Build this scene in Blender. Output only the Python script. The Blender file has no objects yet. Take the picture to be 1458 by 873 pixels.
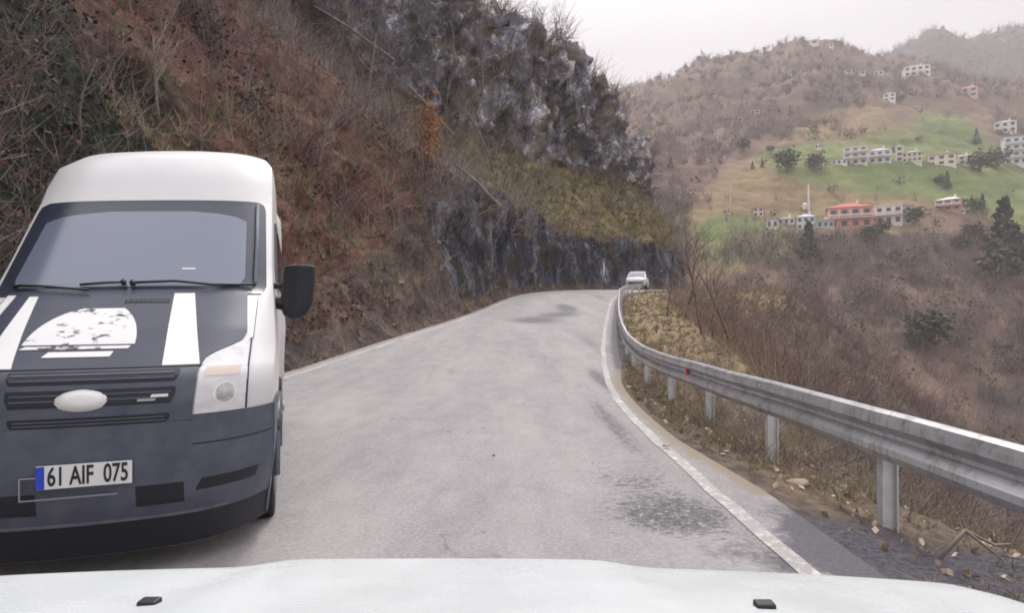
import bpy, bmesh, math, random
import numpy as np
from mathutils import Vector, Matrix
random.seed(7)
RNG = np.random.default_rng(7)
R = math.radians
SC = bpy.context.scene
COL = SC.collection

# ------------------------------------------------------------------ camera, world, sun, exposure
CAM_Z = 1.4
F = 900.0                                   # focal length in pixels of the 1458 px wide photograph
cam_d = bpy.data.cameras.new('camera'); cam = bpy.data.objects.new('camera', cam_d); COL.objects.link(cam)
cam_d.sensor_width = 36; cam_d.lens = F / 1458 * 36
cam_d.clip_start = 0.05; cam_d.clip_end = 6000
cam.location = (0, 0, CAM_Z); cam.rotation_euler = (R(90) + math.atan(8.5 / F), 0, 0)
SC.camera = cam
SUN_EL, SUN_AZ = 50, 8                    # azimuth clockwise from +Y
w = bpy.data.worlds.new('World'); SC.world = w; w.use_nodes = True
wn, wl = w.node_tree.nodes, w.node_tree.links
sky = wn.new('ShaderNodeTexSky'); sky.sky_type = 'NISHITA'; sky.sun_disc = False
sky.sun_elevation = R(SUN_EL); sky.sun_rotation = R(SUN_AZ); sky.dust_density = 4; sky.air_density = 1.5
hs = wn.new('ShaderNodeHueSaturation'); hs.inputs['Saturation'].default_value = 0.12
tc = wn.new('ShaderNodeTexCoord'); nz = wn.new('ShaderNodeTexNoise'); nz.inputs['Scale'].default_value = 2.2; nz.inputs['Detail'].default_value = 5
rp = wn.new('ShaderNodeValToRGB')
rp.color_ramp.elements[0].position = .3; rp.color_ramp.elements[0].color = (5.0, 4.85, 5.1, 1)
rp.color_ramp.elements[1].position = .7; rp.color_ramp.elements[1].color = (5.9, 5.7, 5.95, 1)
mx = wn.new('ShaderNodeMix'); mx.data_type = 'RGBA'; mx.inputs[0].default_value = .93   # overcast: cloud layer over most of the sky
bgn = wn['Background']; bgn.inputs[1].default_value = 0.115
wl.new(sky.outputs[0], hs.inputs['Color']); wl.new(tc.outputs['Generated'], nz.inputs['Vector']); wl.new(nz.outputs[0], rp.inputs[0])
sx_ = wn.new('ShaderNodeSeparateXYZ'); wl.new(tc.outputs['Generated'], sx_.inputs[0])
gr_ = wn.new('ShaderNodeMapRange'); gr_.inputs['From Min'].default_value = .38; gr_.inputs['From Max'].default_value = .9; gr_.inputs['To Min'].default_value = .68; gr_.inputs['To Max'].default_value = 1.75
wl.new(sx_.outputs[2], gr_.inputs['Value'])          # overcast sky: brighter overhead than at the horizon
gm_ = wn.new('ShaderNodeMix'); gm_.data_type = 'RGBA'; gm_.blend_type = 'MULTIPLY'; gm_.inputs[0].default_value = 1
wl.new(mx.outputs[2], gm_.inputs[6]); wl.new(gr_.outputs[0], gm_.inputs[7])
wl.new(hs.outputs[0], mx.inputs[6]); wl.new(rp.outputs[0], mx.inputs[7]); wl.new(gm_.outputs[2], bgn.inputs[0])
sd = bpy.data.lights.new('sun', 'SUN'); sd.energy = 1.4; sd.angle = R(16); sd.color = (1, .96, .9)
sun = bpy.data.objects.new('sun', sd); COL.objects.link(sun)
sun.rotation_euler = (R(90 - SUN_EL), 0, -R(SUN_AZ) + math.pi)
SC.view_settings.view_transform = 'Standard'; SC.view_settings.look = 'None'
SC.view_settings.exposure = 0.90; SC.view_settings.gamma = 1; SC.view_settings.use_curve_mapping = False
SC.cycles.filter_width = 1.8; SC.cycles.max_bounces = 6; SC.cycles.volume_bounces = 1
SC.cycles.use_denoising = True

# ------------------------------------------------------------------ helpers
def tag(o, label=None, cat=None, group=None, kind=None):
    for k, v in (('label', label), ('category', cat), ('group', group), ('kind', kind)):
        if v: o[k] = v
    return o
def empty(name, loc, rz=0, **k):
    o = bpy.data.objects.new(name, None); COL.objects.link(o); o.location = loc; o.rotation_euler = (0, 0, rz)
    o.empty_display_size = .2
    return tag(o, **k)
def mesh(name, v, f, m, parent=None, smooth=False, attrs=None, **k):
    me = bpy.data.meshes.new(name)
    v = np.asarray(v, dtype=np.float32).reshape(-1, 3)
    if isinstance(f, np.ndarray):
        n = f.shape[1]
        me.vertices.add(len(v)); me.vertices.foreach_set('co', v.ravel())
        me.loops.add(f.size); me.loops.foreach_set('vertex_index', f.ravel().astype(np.int32))
        me.polygons.add(len(f)); me.polygons.foreach_set('loop_start', np.arange(0, f.size, n, dtype=np.int32))
        me.update(calc_edges=True)
    else:
        me.from_pydata(v.tolist(), [], f)
    if smooth: me.polygons.foreach_set('use_smooth', np.ones(len(me.polygons), dtype=bool))
    for an, av in (attrs or {}).items():
        a = me.attributes.new(an, 'FLOAT', 'POINT'); a.data.foreach_set('value', np.asarray(av, dtype=np.float32).ravel())
    me.materials.append(m)
    o = bpy.data.objects.new(name, me); COL.objects.link(o); o.parent = parent
    return tag(o, **k)
class MB:
    def __init__(s): s.v = []; s.f = []
    def add(s, v, f):
        b = len(s.v); s.v += [tuple(map(float, p)) for p in v]; s.f += [tuple(b + i for i in q) for q in f]; return s
    def box(s, c, d, rz=0):
        x, y, z = d[0] / 2, d[1] / 2, d[2] / 2; cs, sn = math.cos(rz), math.sin(rz)
        P = [(-x, -y, -z), (x, -y, -z), (x, y, -z), (-x, y, -z), (-x, -y, z), (x, -y, z), (x, y, z), (-x, y, z)]
        return s.add([(c[0] + p[0] * cs - p[1] * sn, c[1] + p[0] * sn + p[1] * cs, c[2] + p[2]) for p in P],
                     [(0, 3, 2, 1), (4, 5, 6, 7), (0, 1, 5, 4), (1, 2, 6, 5), (2, 3, 7, 6), (3, 0, 4, 7)])
    def tube(s, pts, rad, n=6, cap=True):
        pts = [Vector(p) for p in pts]; rings = []
        for i, p in enumerate(pts):
            t = (pts[min(i + 1, len(pts) - 1)] - pts[max(i - 1, 0)]).normalized()
            a = t.orthogonal().normalized(); b = t.cross(a); r = rad[i] if hasattr(rad, '__len__') else rad
            rings.append([p + (a * math.cos(q) + b * math.sin(q)) * r for q in [2 * math.pi * j / n for j in range(n)]])
        v = [q for r_ in rings for q in r_]
        f = [(i * n + j, i * n + (j + 1) % n, (i + 1) * n + (j + 1) % n, (i + 1) * n + j) for i in range(len(pts) - 1) for j in range(n)]
        if cap: f += [tuple(range(n))[::-1], tuple((len(pts) - 1) * n + j for j in range(n))]
        return s.add(v, f)
    def disc(s, c, axis, r, h, n=20, r2=None):
        axis = Vector(axis).normalized()
        return s.tube([Vector(c) - axis * h / 2, Vector(c) + axis * h / 2], [r, r2 or r], n)
    def build(s, name, m, parent=None, smooth=False, bevel=0, **k):
        o = mesh(name, s.v, s.f, m, parent, smooth, **k)
        bm = bmesh.new(); bm.from_mesh(o.data); bmesh.ops.recalc_face_normals(bm, faces=bm.faces); bm.to_mesh(o.data); bm.free()
        if bevel:
            b = o.modifiers.new('bevel', 'BEVEL'); b.width = bevel; b.segments = 2; b.limit_method = 'ANGLE'
        return o
def grid_faces(ny, nx):
    i = np.arange(ny - 1)[:, None] * nx + np.arange(nx - 1)[None, :]
    return np.stack([i, i + 1, i + nx + 1, i + nx], -1).reshape(-1, 4)
def vnoise(p):
    i = np.floor(p).astype(np.int64); f = p - i; f = f * f * f * (f * (f * 6 - 15) + 10)
    def h(ix, iy, iz):
        n = (ix * 374761393 + iy * 668265263 + iz * 2147483647 // 3) & 0xffffffff
        n = ((n ^ (n >> 13)) * 1274126177) & 0xffffffff; n = ((n ^ (n >> 16)) * 2246822519) & 0xffffffff
        return (n ^ (n >> 15)).astype(np.float64) / 0xffffffff * 2 - 1
    r = 0
    for a in (0, 1):
        for b in (0, 1):
            for c in (0, 1):
                wt = (f[:, 0] if a else 1 - f[:, 0]) * (f[:, 1] if b else 1 - f[:, 1]) * (f[:, 2] if c else 1 - f[:, 2])
                r = r + wt * h(i[:, 0] + a, i[:, 1] + b, i[:, 2] + c)
    return r
def fbm(p, sc, oct=4, ridged=False):
    p = np.asarray(p, dtype=np.float64) * sc; r = 0; a = 1
    for o in range(oct):
        n = vnoise(p + 17.3 * o); r = r + a * ((1 - 2 * abs(n)) if ridged else n); p = p * 2.03; a *= .5
    return r
def smooth1(a, k):
    if k < 1: return a
    x = np.arange(-3 * k, 3 * k + 1); g = np.exp(-.5 * (x / k) ** 2); g /= g.sum()
    return np.convolve(np.pad(a, 3 * k, mode='reflect', reflect_type='odd'), g, 'valid')
def proj(P):                                  # photograph pixel of world points
    Y = np.maximum(P[:, 1], .01)
    return 729 + F * P[:, 0] / Y, 445 - F * (P[:, 2] - CAM_Z) / Y

# ------------------------------------------------------------------ materials
def newmat(name, rough=.8, metal=0, col=(.5, .5, .5), spec=.5):
    m = bpy.data.materials.new(name); m.use_nodes = True; b = m.node_tree.nodes['Principled BSDF']
    b.inputs['Base Color'].default_value = (*col, 1); b.inputs['Roughness'].default_value = rough; b.inputs['Metallic'].default_value = metal
    b.inputs['Specular IOR Level'].default_value = spec
    return m
class N:
    def __init__(s, m): s.m = m; s.t = m.node_tree; s.b = s.t.nodes['Principled BSDF']; s.tc = s.t.nodes.new('ShaderNodeTexCoord')
    def noise(s, scale, detail=6, rough=.6, stretch=None, coord='Object'):
        n = s.t.nodes.new('ShaderNodeTexNoise'); n.inputs['Scale'].default_value = scale; n.inputs['Detail'].default_value = detail; n.inputs['Roughness'].default_value = rough
        src = s.tc.outputs[coord]
        if stretch:
            mp = s.t.nodes.new('ShaderNodeMapping'); mp.inputs['Scale'].default_value = stretch; s.t.links.new(src, mp.inputs[0]); src = mp.outputs[0]
        s.t.links.new(src, n.inputs['Vector']); return n.outputs[0]
    def vor(s, scale, feature='F1', stretch=None):
        n = s.t.nodes.new('ShaderNodeTexVoronoi'); n.inputs['Scale'].default_value = scale; n.feature = feature
        src = s.tc.outputs['Object']
        if stretch:
            mp = s.t.nodes.new('ShaderNodeMapping'); mp.inputs['Scale'].default_value = stretch; s.t.links.new(src, mp.inputs[0]); src = mp.outputs[0]
        s.t.links.new(src, n.inputs['Vector']); return n.outputs['Distance']
    def attr(s, name):
        n = s.t.nodes.new('ShaderNodeAttribute'); n.attribute_name = name; return n.outputs['Fac']
    def ramp(s, src, stops):
        n = s.t.nodes.new('ShaderNodeValToRGB'); e = n.color_ramp.elements
        while len(e) < len(stops): e.new(.5)
        for q, (p, c) in zip(e, stops): q.position = p; q.color = (*c, 1) if hasattr(c, '__len__') else (c, c, c, 1)
        s.t.links.new(src, n.inputs[0]); return n.outputs[0]
    def mix(s, fac, a, b, mode='MIX'):
        n = s.t.nodes.new('ShaderNodeMix'); n.data_type = 'RGBA'; n.blend_type = mode
        for sock, val in ((n.inputs[0], fac), (n.inputs[6], a), (n.inputs[7], b)):
            if isinstance(val, bpy.types.NodeSocket): s.t.links.new(val, sock)
            else: sock.default_value = (*val, 1) if hasattr(val, '__len__') else val
        return n.outputs[2]
    def math(s, op, a, b=0, clamp=False):
        n = s.t.nodes.new('ShaderNodeMath'); n.operation = op; n.use_clamp = clamp
        for sock, val in ((n.inputs[0], a), (n.inputs[1], b)):
            if isinstance(val, bpy.types.NodeSocket): s.t.links.new(val, sock)
            else: sock.default_value = val
        return n.outputs[0]
    def mask(s, attr, noise, amp=1.2, k=6):     # soft attribute broken up by noise
        v = s.math('ADD', s.attr(attr) if isinstance(attr, str) else attr, s.math('MULTIPLY', s.math('SUBTRACT', noise, .5), amp))
        return s.math('MULTIPLY_ADD' if False else 'MULTIPLY', s.math('SUBTRACT', v, .5 - .5 / k), k, True)
    def color(s, c): s.t.links.new(c, s.b.inputs['Base Color'])
    def bump(s, h, strength=.5, dist=.1):
        n = s.t.nodes.new('ShaderNodeBump'); n.inputs['Strength'].default_value = strength; n.inputs['Distance'].default_value = dist
        s.t.links.new(h, n.inputs['Height']); s.t.links.new(n.outputs[0], s.b.inputs['Normal'])
def mottled(name, c1, c2, scale, rough=.85, detail=6, bump=0, bd=.02, metal=0, spec=.5, stretch=None):
    m = newmat(name, rough, metal, c1, spec); n = N(m); q = n.noise(scale, detail, .65, stretch)
    n.color(n.ramp(q, [(.32, c1), (.68, c2)]))
    if bump: n.bump(q, bump, bd)
    return m

# road
M_ROAD = newmat('asphalt', .8, spec=.3); n = N(M_ROAD)
big = n.noise(.35, 5, .6, (1, .35, 1)); fine = n.noise(38, 5, .75); mid = n.noise(3.2, 6, .7, (1, .55, 1))
c = n.ramp(big, [(.3, (.25, .232, .24)), (.7, (.345, .322, .326))])
c = n.mix(.45, c, n.ramp(mid, [(.3, (.2, .195, .2)), (.7, (.34, .33, .335))]))
c = n.mix(.75, c, n.ramp(fine, [(.3, .5), (.7, 1.3)]), 'MULTIPLY')
c = n.mix(n.ramp(n.vor(70), [(.0, .35), (.35, 0.)]), c, (.5, .48, .46))
wn_ = n.t.nodes.new('ShaderNodeVectorMath'); wn_.operation = 'ADD'; nn_ = n.t.nodes.new('ShaderNodeTexNoise'); nn_.inputs['Scale'].default_value = 2.5; nn_.inputs['Detail'].default_value = 5
n.t.links.new(n.tc.outputs['Object'], nn_.inputs['Vector']); n.t.links.new(n.tc.outputs['Object'], wn_.inputs[0]); n.t.links.new(nn_.outputs['Color'], wn_.inputs[1])
vv_ = n.t.nodes.new('ShaderNodeTexVoronoi'); vv_.feature = 'DISTANCE_TO_EDGE'; vv_.inputs['Scale'].default_value = .55; n.t.links.new(wn_.outputs[0], vv_.inputs['Vector'])
c = n.mix(n.math('MULTIPLY', n.ramp(vv_.outputs['Distance'], [(0, .8), (.012, 0.)]), n.ramp(n.noise(.5, 3), [(.45, 0.), (.6, 1.)])), c, (.09, .085, .085))
c = n.mix(n.ramp(n.noise(.9, 5, .7, (1, .22, 1)), [(.45, 0.), (.72, .5)]), c, (.42, .405, .395))
pm = n.mask('patch', n.noise(16, 8, .95, (.7, 1.3, 1)), 3.6, 6)
c = n.mix(pm, c, n.ramp(n.noise(22, 6, .9), [(.38, (.055, .053, .062)), (.54, (.13, .125, .135)), (.62, (.40, .38, .36))]))
c = n.mix(n.mask('dirt', n.noise(3, 6, .75), 1.2, 4), c, (.25, .205, .16))
dm = n.mask('edge_dark', n.noise(5.0, 7, .8), 1.6, 3)
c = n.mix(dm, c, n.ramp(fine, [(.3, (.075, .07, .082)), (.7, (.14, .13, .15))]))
n.color(c); n.bump(fine, .35, .01)
M_LINE = newmat('road_paint', .7); n = N(M_LINE)
q = n.noise(14, 6, .8); g = n.noise(1.3, 3, .6)
n.color(n.mix(n.ramp(n.math('ADD', q, n.math('MULTIPLY', g, .35)), [(.50, 0.0), (.70, 1.0)]), (.62, .60, .57), (.30, .29, .28)))
n.bump(q, .2, .005)

# steep hillside
M_HILL = newmat('hillside_earth', .95, spec=.15); n = N(M_HILL)
n1 = n.noise(.13, 6, .65); n2 = n.noise(.9, 8, .72); n3 = n.noise(6, 6, .75); n4 = n.noise(.35, 6, .7, (1, 1, .35))
c = n.ramp(n2, [(.3, (.035, .029, .029)), (.45, (.11, .083, .077)), (.57, (.175, .13, .115)), (.72, (.27, .21, .185))])
redm = n.mask('red', n1, 1.6, 4)
c = n.mix(redm, c, n.ramp(n2, [(.3, (.06, .032, .030)), (.5, (.17, .083, .066)), (.72, (.29, .165, .13))]))
grm = n.mask('grass', n2, 1.3, 4)
c = n.mix(grm, c, n.ramp(n.noise(.6, 8, .75), [(.3, (.075, .068, .04)), (.45, (.21, .18, .09)), (.6, (.36, .28, .16)), (.75, (.43, .35, .22))]))
dkm = n.mask('dark_cover', n4, 1.5, 4)
c = n.mix(dkm, c, n.ramp(n3, [(.3, (.015, .019, .016)), (.55, (.035, .042, .03)), (.75, (.075, .075, .06))]))
rkm = n.mask('rock', n2, .9, 6)
rk = n.ramp(n.noise(.55, 9, .78, (1, 1, .5)), [(.3, (.035, .036, .045)), (.46, (.11, .112, .13)), (.54, (.24, .24, .255)), (.60, (.56, .55, .54))])
rk = n.mix(n.ramp(n.vor(1.4, 'DISTANCE_TO_EDGE', (1, 1, .6)), [(0, .5), (.06, 0.)]), rk, (.03, .03, .035))
rk = n.mix(n.ramp(n.noise(.5, 8, .7), [(.5, 0.), (.6, .85)]), rk, (.15, .12, .08))
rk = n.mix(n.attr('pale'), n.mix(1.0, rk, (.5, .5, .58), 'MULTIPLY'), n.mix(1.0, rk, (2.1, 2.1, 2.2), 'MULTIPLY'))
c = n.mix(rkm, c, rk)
c = n.mix(.9, c, n.ramp(n3, [(.3, .35), (.7, 1.5)]), 'MULTIPLY')
n.color(c); n.bump(n.math('ADD', n2, n.math('MULTIPLY', n3, .35)), .9, .45)

# bank, valley and far hills
M_LAND = newmat('valley_ground', .95, spec=.1); n = N(M_LAND)
n1 = n.noise(.012, 6, .65); n2 = n.noise(.06, 8, .75); n3 = n.noise(.5, 5, .8)
c = n.ramp(n2, [(.3, (.10, .07, .06)), (.5, (.175, .12, .095)), (.7, (.235, .17, .125))])
c = n.mix(n.mask('ochre', n2, 1.7, 1.9), c, n.ramp(n2, [(.3, (.15, .11, .065)), (.5, (.23, .17, .095)), (.7, (.27, .22, .12))]))
c = n.mix(n.mask('green', n2, 1.7, 2), c, n.ramp(n.noise(.02, 7, .7), [(.3, (.10, .145, .055)), (.5, (.16, .195, .075)), (.66, (.23, .225, .11)), (.8, (.27, .21, .13))]))
c = n.mix(n.mask('dark', n1, 1.0, 3), c, n.ramp(n2, [(.3, (.055, .05, .055)), (.7, (.12, .10, .10))]))
c = n.mix(.5, c, n.ramp(n3, [(.3, .55), (.7, 1.35)]), 'MULTIPLY')
n.color(c)
M_BANK = newmat('verge_earth', .95, spec=.15); n = N(M_BANK)
n1 = n.noise(.6, 7, .7); n2 = n.noise(5, 8, .78); n3 = n.noise(30, 4, .7)
c = n.ramp(n2, [(.3, (.06, .05, .045)), (.5, (.15, .12, .10)), (.7, (.27, .225, .18))])
c = n.mix(n.mask('grass', n1, 1.0, 4), c, n.ramp(n2, [(.3, (.13, .10, .06)), (.5, (.29, .215, .135)), (.7, (.36, .29, .18))]))
c = n.mix(n.mask('asphalt', n2, 1.2, 4), c, n.ramp(n3, [(.3, (.07, .067, .08)), (.7, (.17, .16, .185))]))
c = n.mix(.6, c, n.ramp(n3, [(.3, .6), (.7, 1.3)]), 'MULTIPLY')
n.color(c); n.bump(n2, .8, .08)

M_TWIG = mottled('brown_twigs', (.095, .07, .068), (.25, .19, .178), 3, .9, 3)
M_TWIGP = mottled('pale_twigs', (.18, .15, .13), (.37, .315, .27), 2, .9, 3)
M_TWIGO = mottled('orange_twigs', (.22, .145, .10), (.40, .29, .21), 2, .9, 3)
M_BRACK = mottled('dead_bracken', (.07, .03, .026), (.26, .12, .09), .8, .9, 4)
M_DRY = mottled('dry_grass', (.18, .145, .085), (.40, .33, .22), .7, .9, 4)
M_MOSS = mottled('moss_grass', (.085, .08, .045), (.26, .225, .13), .5, .9, 4)
M_DKLEAF = mottled('dark_leaves', (.010, .014, .011), (.035, .042, .03), .8, .8, 4)
M_ROCK = mottled('grey_rock', (.07, .07, .08), (.38, .37, .37), 2.5, .9, 8, .8, .1)
M_BARK = mottled('bark', (.09, .075, .065), (.26, .225, .2), 4, .9, 6, .5, .02)
M_FARW = mottled('far_bare_wood', (.125, .095, .088), (.27, .205, .18), .05, .95, 6)
M_CON = mottled('conifer_needles', (.035, .045, .035), (.085, .10, .07), .6, .9, 4)
M_FOL = mottled('evergreen_leaves', (.035, .05, .03), (.09, .105, .06), .5, .9, 4)
M_STEEL = mottled('galvanised_steel', (.42, .43, .46), (.60, .61, .64), 1.6, .38, 7, .12, .01, .55)
_n = N(M_STEEL); _n.color(_n.mix(_n.ramp(_n.noise(7, 8, .8, (1, 1, .4)), [(.48, 0.), (.68, .85)]), _n.ramp(_n.noise(1.6, 7), [(.3, (.42, .43, .46)), (.7, (.60, .61, .64))]), (.20, .165, .14)))
M_POST = mottled('weathered_post', (.55, .56, .56), (.74, .74, .73), 5, .6, 6, 0, .01, .1)
M_RED = newmat('red_reflector', .3, 0, (.75, .03, .06))
M_WATER = newmat('river_water', .25, 0, (.06, .055, .06)); n = N(M_WATER); n.bump(n.noise(1.2, 4), .3, .1)
M_LEAF = mottled('fallen_leaves', (.30, .20, .13), (.62, .52, .42), 3, .9, 3)

# ------------------------------------------------------------------ road alignment (x, y, z), camera at the origin looking up +Y
_s = np.linspace(-25, 110, 1351)
ZR = smooth1(np.interp(_s, [-25, 6, 10, 14, 17, 20, 22, 25, 30, 36, 42, 50, 56, 62, 110], [0, 0, 0, .1, .33, .58, .76, 1.0, 1.45, 2.0, 2.55, 3.15, 3.4, 3.5, 3.9]), 15)
def zr(y): return np.interp(y, _s, ZR)
def curve(pts):
    p = np.array(pts, float); d = np.r_[0, np.cumsum(np.hypot(*(p[1:] - p[:-1]).T))]
    return p, d
Lp = [(-5.2, -25), (-5.1, -5), (-5.0, 8), (-4.75, 12), (-4.45, 14.5), (-4.1, 17), (-3.45, 20), (-2.3, 25), (-1.35, 30), (-.5, 36), (.6, 42), (1.8, 46), (3.7, 50), (6.9, 55), (10.8, 60), (15.6, 66), (18.5, 70), (21, 74), (24.5, 85), (27, 110)]
Rp = [(1.55, -25), (1.55, -5), (1.56, 8), (1.62, 10.5), (1.95, 13.5), (2.4, 17), (2.9, 20), (3.7, 25), (4.6, 30), (5.6, 36), (6.9, 42), (8.5, 46), (10.7, 49.5), (14.5, 54), (18.5, 58.5), (23, 64), (26, 68), (28.5, 72), (32, 83), (35, 110)]
NS = 1400
def resample(pts):
    p = np.array(pts, float); i = np.arange(len(p)); q = np.linspace(0, len(p) - 1, NS)
    # index spacing follows the road length of the left edge so that both edges stay in step
    d = np.r_[0, np.cumsum(np.hypot(*(np.array(Lp)[1:] - np.array(Lp)[:-1]).T))]
    s = np.linspace(0, d[-1], NS)
    return np.stack([smooth1(np.interp(s, d, p[:, 0]), 24), smooth1(np.interp(s, d, p[:, 1]), 24)], 1), s
LE, S_L = resample(Lp); RE, _ = resample(Rp)
def normals(E):
    t = np.gradient(E, axis=0); t /= np.linalg.norm(t, axis=1)[:, None]
    return np.stack([-t[:, 1], t[:, 0]], 1)          # to the left
NL, NR = normals(LE), -normals(RE)
# road sheet
nx = 60
A = LE + NL * .35; B = RE + NR * (.42 - .17 * np.clip((RE[:, 1] - 5) / 2, 0, 1) * np.clip((15 - RE[:, 1]) / 3, 0, 1))[:, None]
k = np.linspace(0, 1, nx)[None, :, None]
XY = A[:, None, :] * (1 - k) + B[:, None, :] * k
P = np.concatenate([XY, zr(XY[..., 1])[..., None] + .035 * np.sin(np.pi * k)], -1).reshape(-1, 3)
def blob(P, cx, cy, rx, ry): return np.exp(-((P[:, 0] - cx) / rx) ** 2 - ((P[:, 1] - cy) / ry) ** 2)
patch = np.clip(1.1 * blob(P, 1.1, 4.35, .42, .42) + .55 * blob(P, .95, 5.2, .3, .4) + .75 * blob(P, 1.25, 8.0, .16, 2.6) + .9 * blob(P, 1.75, 12.5, .18, 2) + 1.0 * blob(P, .9, 25.5, 1.1, 1.5) + .8 * blob(P, 1.9, 28, .9, 1.3) + 1.0 * blob(P, 2.7, 31.5, .6, 3.0) + .55 * blob(P, 2.3, 19, .3, 3) + .6 * blob(P, 5.5, 40, .5, 4), 0, 1) * .95
sh = (k[0, :, 0] * np.ones((NS, 1))).ravel()
wd = np.linalg.norm(A - B, axis=1)[:, None] * np.ones((1, nx)); wd = wd.ravel()
edge = (1 - sh) * wd
edge_dark = np.clip(1.25 - edge / .30, 0, 1) * .85  # darker asphalt along the valley edge and over the near right corner
edge_dark = np.maximum(edge_dark, np.clip((P[:, 0] - 1.7) / .2, 0, 1) * np.clip((5.2 - P[:, 1]) / 1.2, 0, 1)) + .6 * blob(P, 1.55, 3.6, .5, .45)
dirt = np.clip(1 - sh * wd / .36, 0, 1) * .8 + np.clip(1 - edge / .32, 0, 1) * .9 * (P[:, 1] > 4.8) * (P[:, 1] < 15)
edge_dark *= 1 - .9 * np.clip((P[:, 1] - 4.2) / .8, 0, 1) * np.clip((15 - P[:, 1]) / 2, 0, 1)
mesh('road', P, grid_faces(NS, nx), M_ROAD, None, True, {'patch': patch, 'edge_dark': np.clip(edge_dark, 0, 1), 'dirt': dirt}, kind='structure', label='worn grey asphalt mountain road curving right')
def stripe(E, nrm, off, wid, i0, i1, wob):
    jit = .02 * vnoise(np.stack([S_L * 2.0, S_L * 0 + wob, S_L * 0], 1))
    a = E + nrm * (off + jit)[:, None]; b = a + nrm * wid
    mid = a * .5 + b * .5
    v = np.stack([a, mid, b], 1)
    wz = np.linalg.norm(A - B, axis=1)
    def road_z(p):
        kk = np.clip(np.linalg.norm(p - A, axis=1) / wz, 0, 1); return zr(p[:, 1]) + .035 * np.sin(np.pi * kk) + .006
    z = np.stack([road_z(a), road_z(mid), road_z(b)], 1)
    return np.concatenate([v, z[..., None]], -1)[i0:i1].reshape(-1, 3), grid_faces(i1 - i0, 3)
v, f = stripe(RE, NR, -.05, .115, 0, NS - 10, 1.0)
mesh('edge_line', v, f, M_LINE, None, True, kind='structure', label='worn white line along the valley edge of the road')
v, f = stripe(LE, NL, -.14, .14, 0, NS - 10, 9.0)
mesh('edge_line', v, f, M_LINE, None, True, kind='structure', label='white line along the cliff edge of the road')

# ------------------------------------------------------------------ steep hillside, a sheet that follows the left road edge
PR = {  # station (y of the left edge): profile rows (distance out, height)
 -25: [(1.6, 1.6), (6, 8), (14, 21), (20, 32), (32, 52), (60, 80)],
  10: [(1.6, 1.4), (6, 7.5), (14, 20), (20, 31), (32, 50), (60, 80)],
  17: [(1.8, 1.8), (6, 8), (14, 19), (20, 30), (34, 50), (60, 75)],
  24: [(2.0, 3.0), (6, 9.5), (16, 21), (22, 32), (34, 48), (60, 70)],
  30: [(1.8, 6.3), (6, 10), (18, 20.5), (24, 33), (36, 49), (60, 67)],
  36: [(1.8, 6.2), (6, 10), (20, 21), (26, 35), (38, 50), (60, 64)],
  46: [(1.5, 5.5), (6, 8.5), (20, 19), (24, 38), (34, 48), (60, 50)],
  52: [(1.3, 5), (6, 8), (18, 17.5), (21, 34.5), (28, 40), (60, 30)],
  60: [(1.2, 4.6), (4, 7.5), (12.5, 15), (15.4, 32), (20, 34.5), (50, 22)],
  66: [(1.2, 4.6), (3.5, 8), (9.0, 13), (10.6, 27.5), (15, 29), (45, 15)],
  70: [(1.2, 4.8), (3, 8), (6.8, 13), (7.6, 23.5), (11, 25), (30, 12)],
  74: [(1, 5), (3, 8.5), (6.5, 13.3), (7.2, 18.5), (11, 20), (24, 10)],
  85: [(.8, 4), (2.5, 7), (5, 10), (7, 14), (12, 16), (24, 8)],
 110: [(1, 2), (4, 5), (8, 8), (12, 10), (18, 12), (24, 6)]}
ys = sorted(PR); rows_w = []; rows_h = []
for j in range(8):
    if j == 0: ww = [0] * len(ys); hh = [-.12] * len(ys)
    elif j == 1: ww = [.45] * len(ys); hh = [.1] * len(ys)
    else: ww = [PR[y][j - 2][0] for y in ys]; hh = [PR[y][j - 2][1] for y in ys]
    rows_w.append(smooth1(np.interp(LE[:, 1], ys, ww), 22)); rows_h.append(smooth1(np.interp(LE[:, 1], ys, hh), 22))
W_, H_ = np.array(rows_w), np.array(rows_h)
cnt = [4, 22, 40, 62, 60, 44, 16]
tt = np.concatenate([np.linspace(j, j + 1, cnt[j], endpoint=False) for j in range(7)] + [[7.]])
sel = np.arange(0, NS, 3); TT, SS = np.meshgrid(tt, sel, indexing='ij')
def smoothrow(Q):
    o = np.empty((len(tt), len(sel)))
    for jx, si in enumerate(sel): o[:, jx] = np.interp(tt, np.arange(8), Q[:, si])
    return o
WW, HH = smoothrow(W_), smoothrow(H_)
for q in range(3):
    WW[1:-1] = .25 * WW[:-2] + .5 * WW[1:-1] + .25 * WW[2:]; HH[1:-1] = .25 * HH[:-2] + .5 * HH[1:-1] + .25 * HH[2:]
nsm = np.stack([smooth1(NL[:, 0], 60), smooth1(NL[:, 1], 60)], 1); nsm /= np.linalg.norm(nsm, axis=1)[:, None]
B0 = (LE + NL * .33)[sel]; n0 = nsm[sel]
PX = B0[None, :, 0] + WW * n0[None, :, 0]; PY = B0[None, :, 1] + WW * n0[None, :, 1]; PZ = HH + zr(B0[:, 1])[None, :]
G = np.stack([PX, PY, PZ], -1)
du = np.gradient(G, axis=1); dv = np.gradient(G, axis=0); NN = np.cross(du, dv); NN /= np.linalg.norm(NN, axis=-1, keepdims=True) + 1e-9
if NN[60, 200, 0] < 0: NN = -NN
ST = LE[sel, 1][None, :] * np.ones_like(TT)
def ramp(x, a, b): return np.clip((x - a) / (b - a), 0, 1)
Pf = G.reshape(-1, 3); T_ = TT.ravel(); Y_ = ST.ravel()
nb = fbm(Pf, .11, 3)
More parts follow.
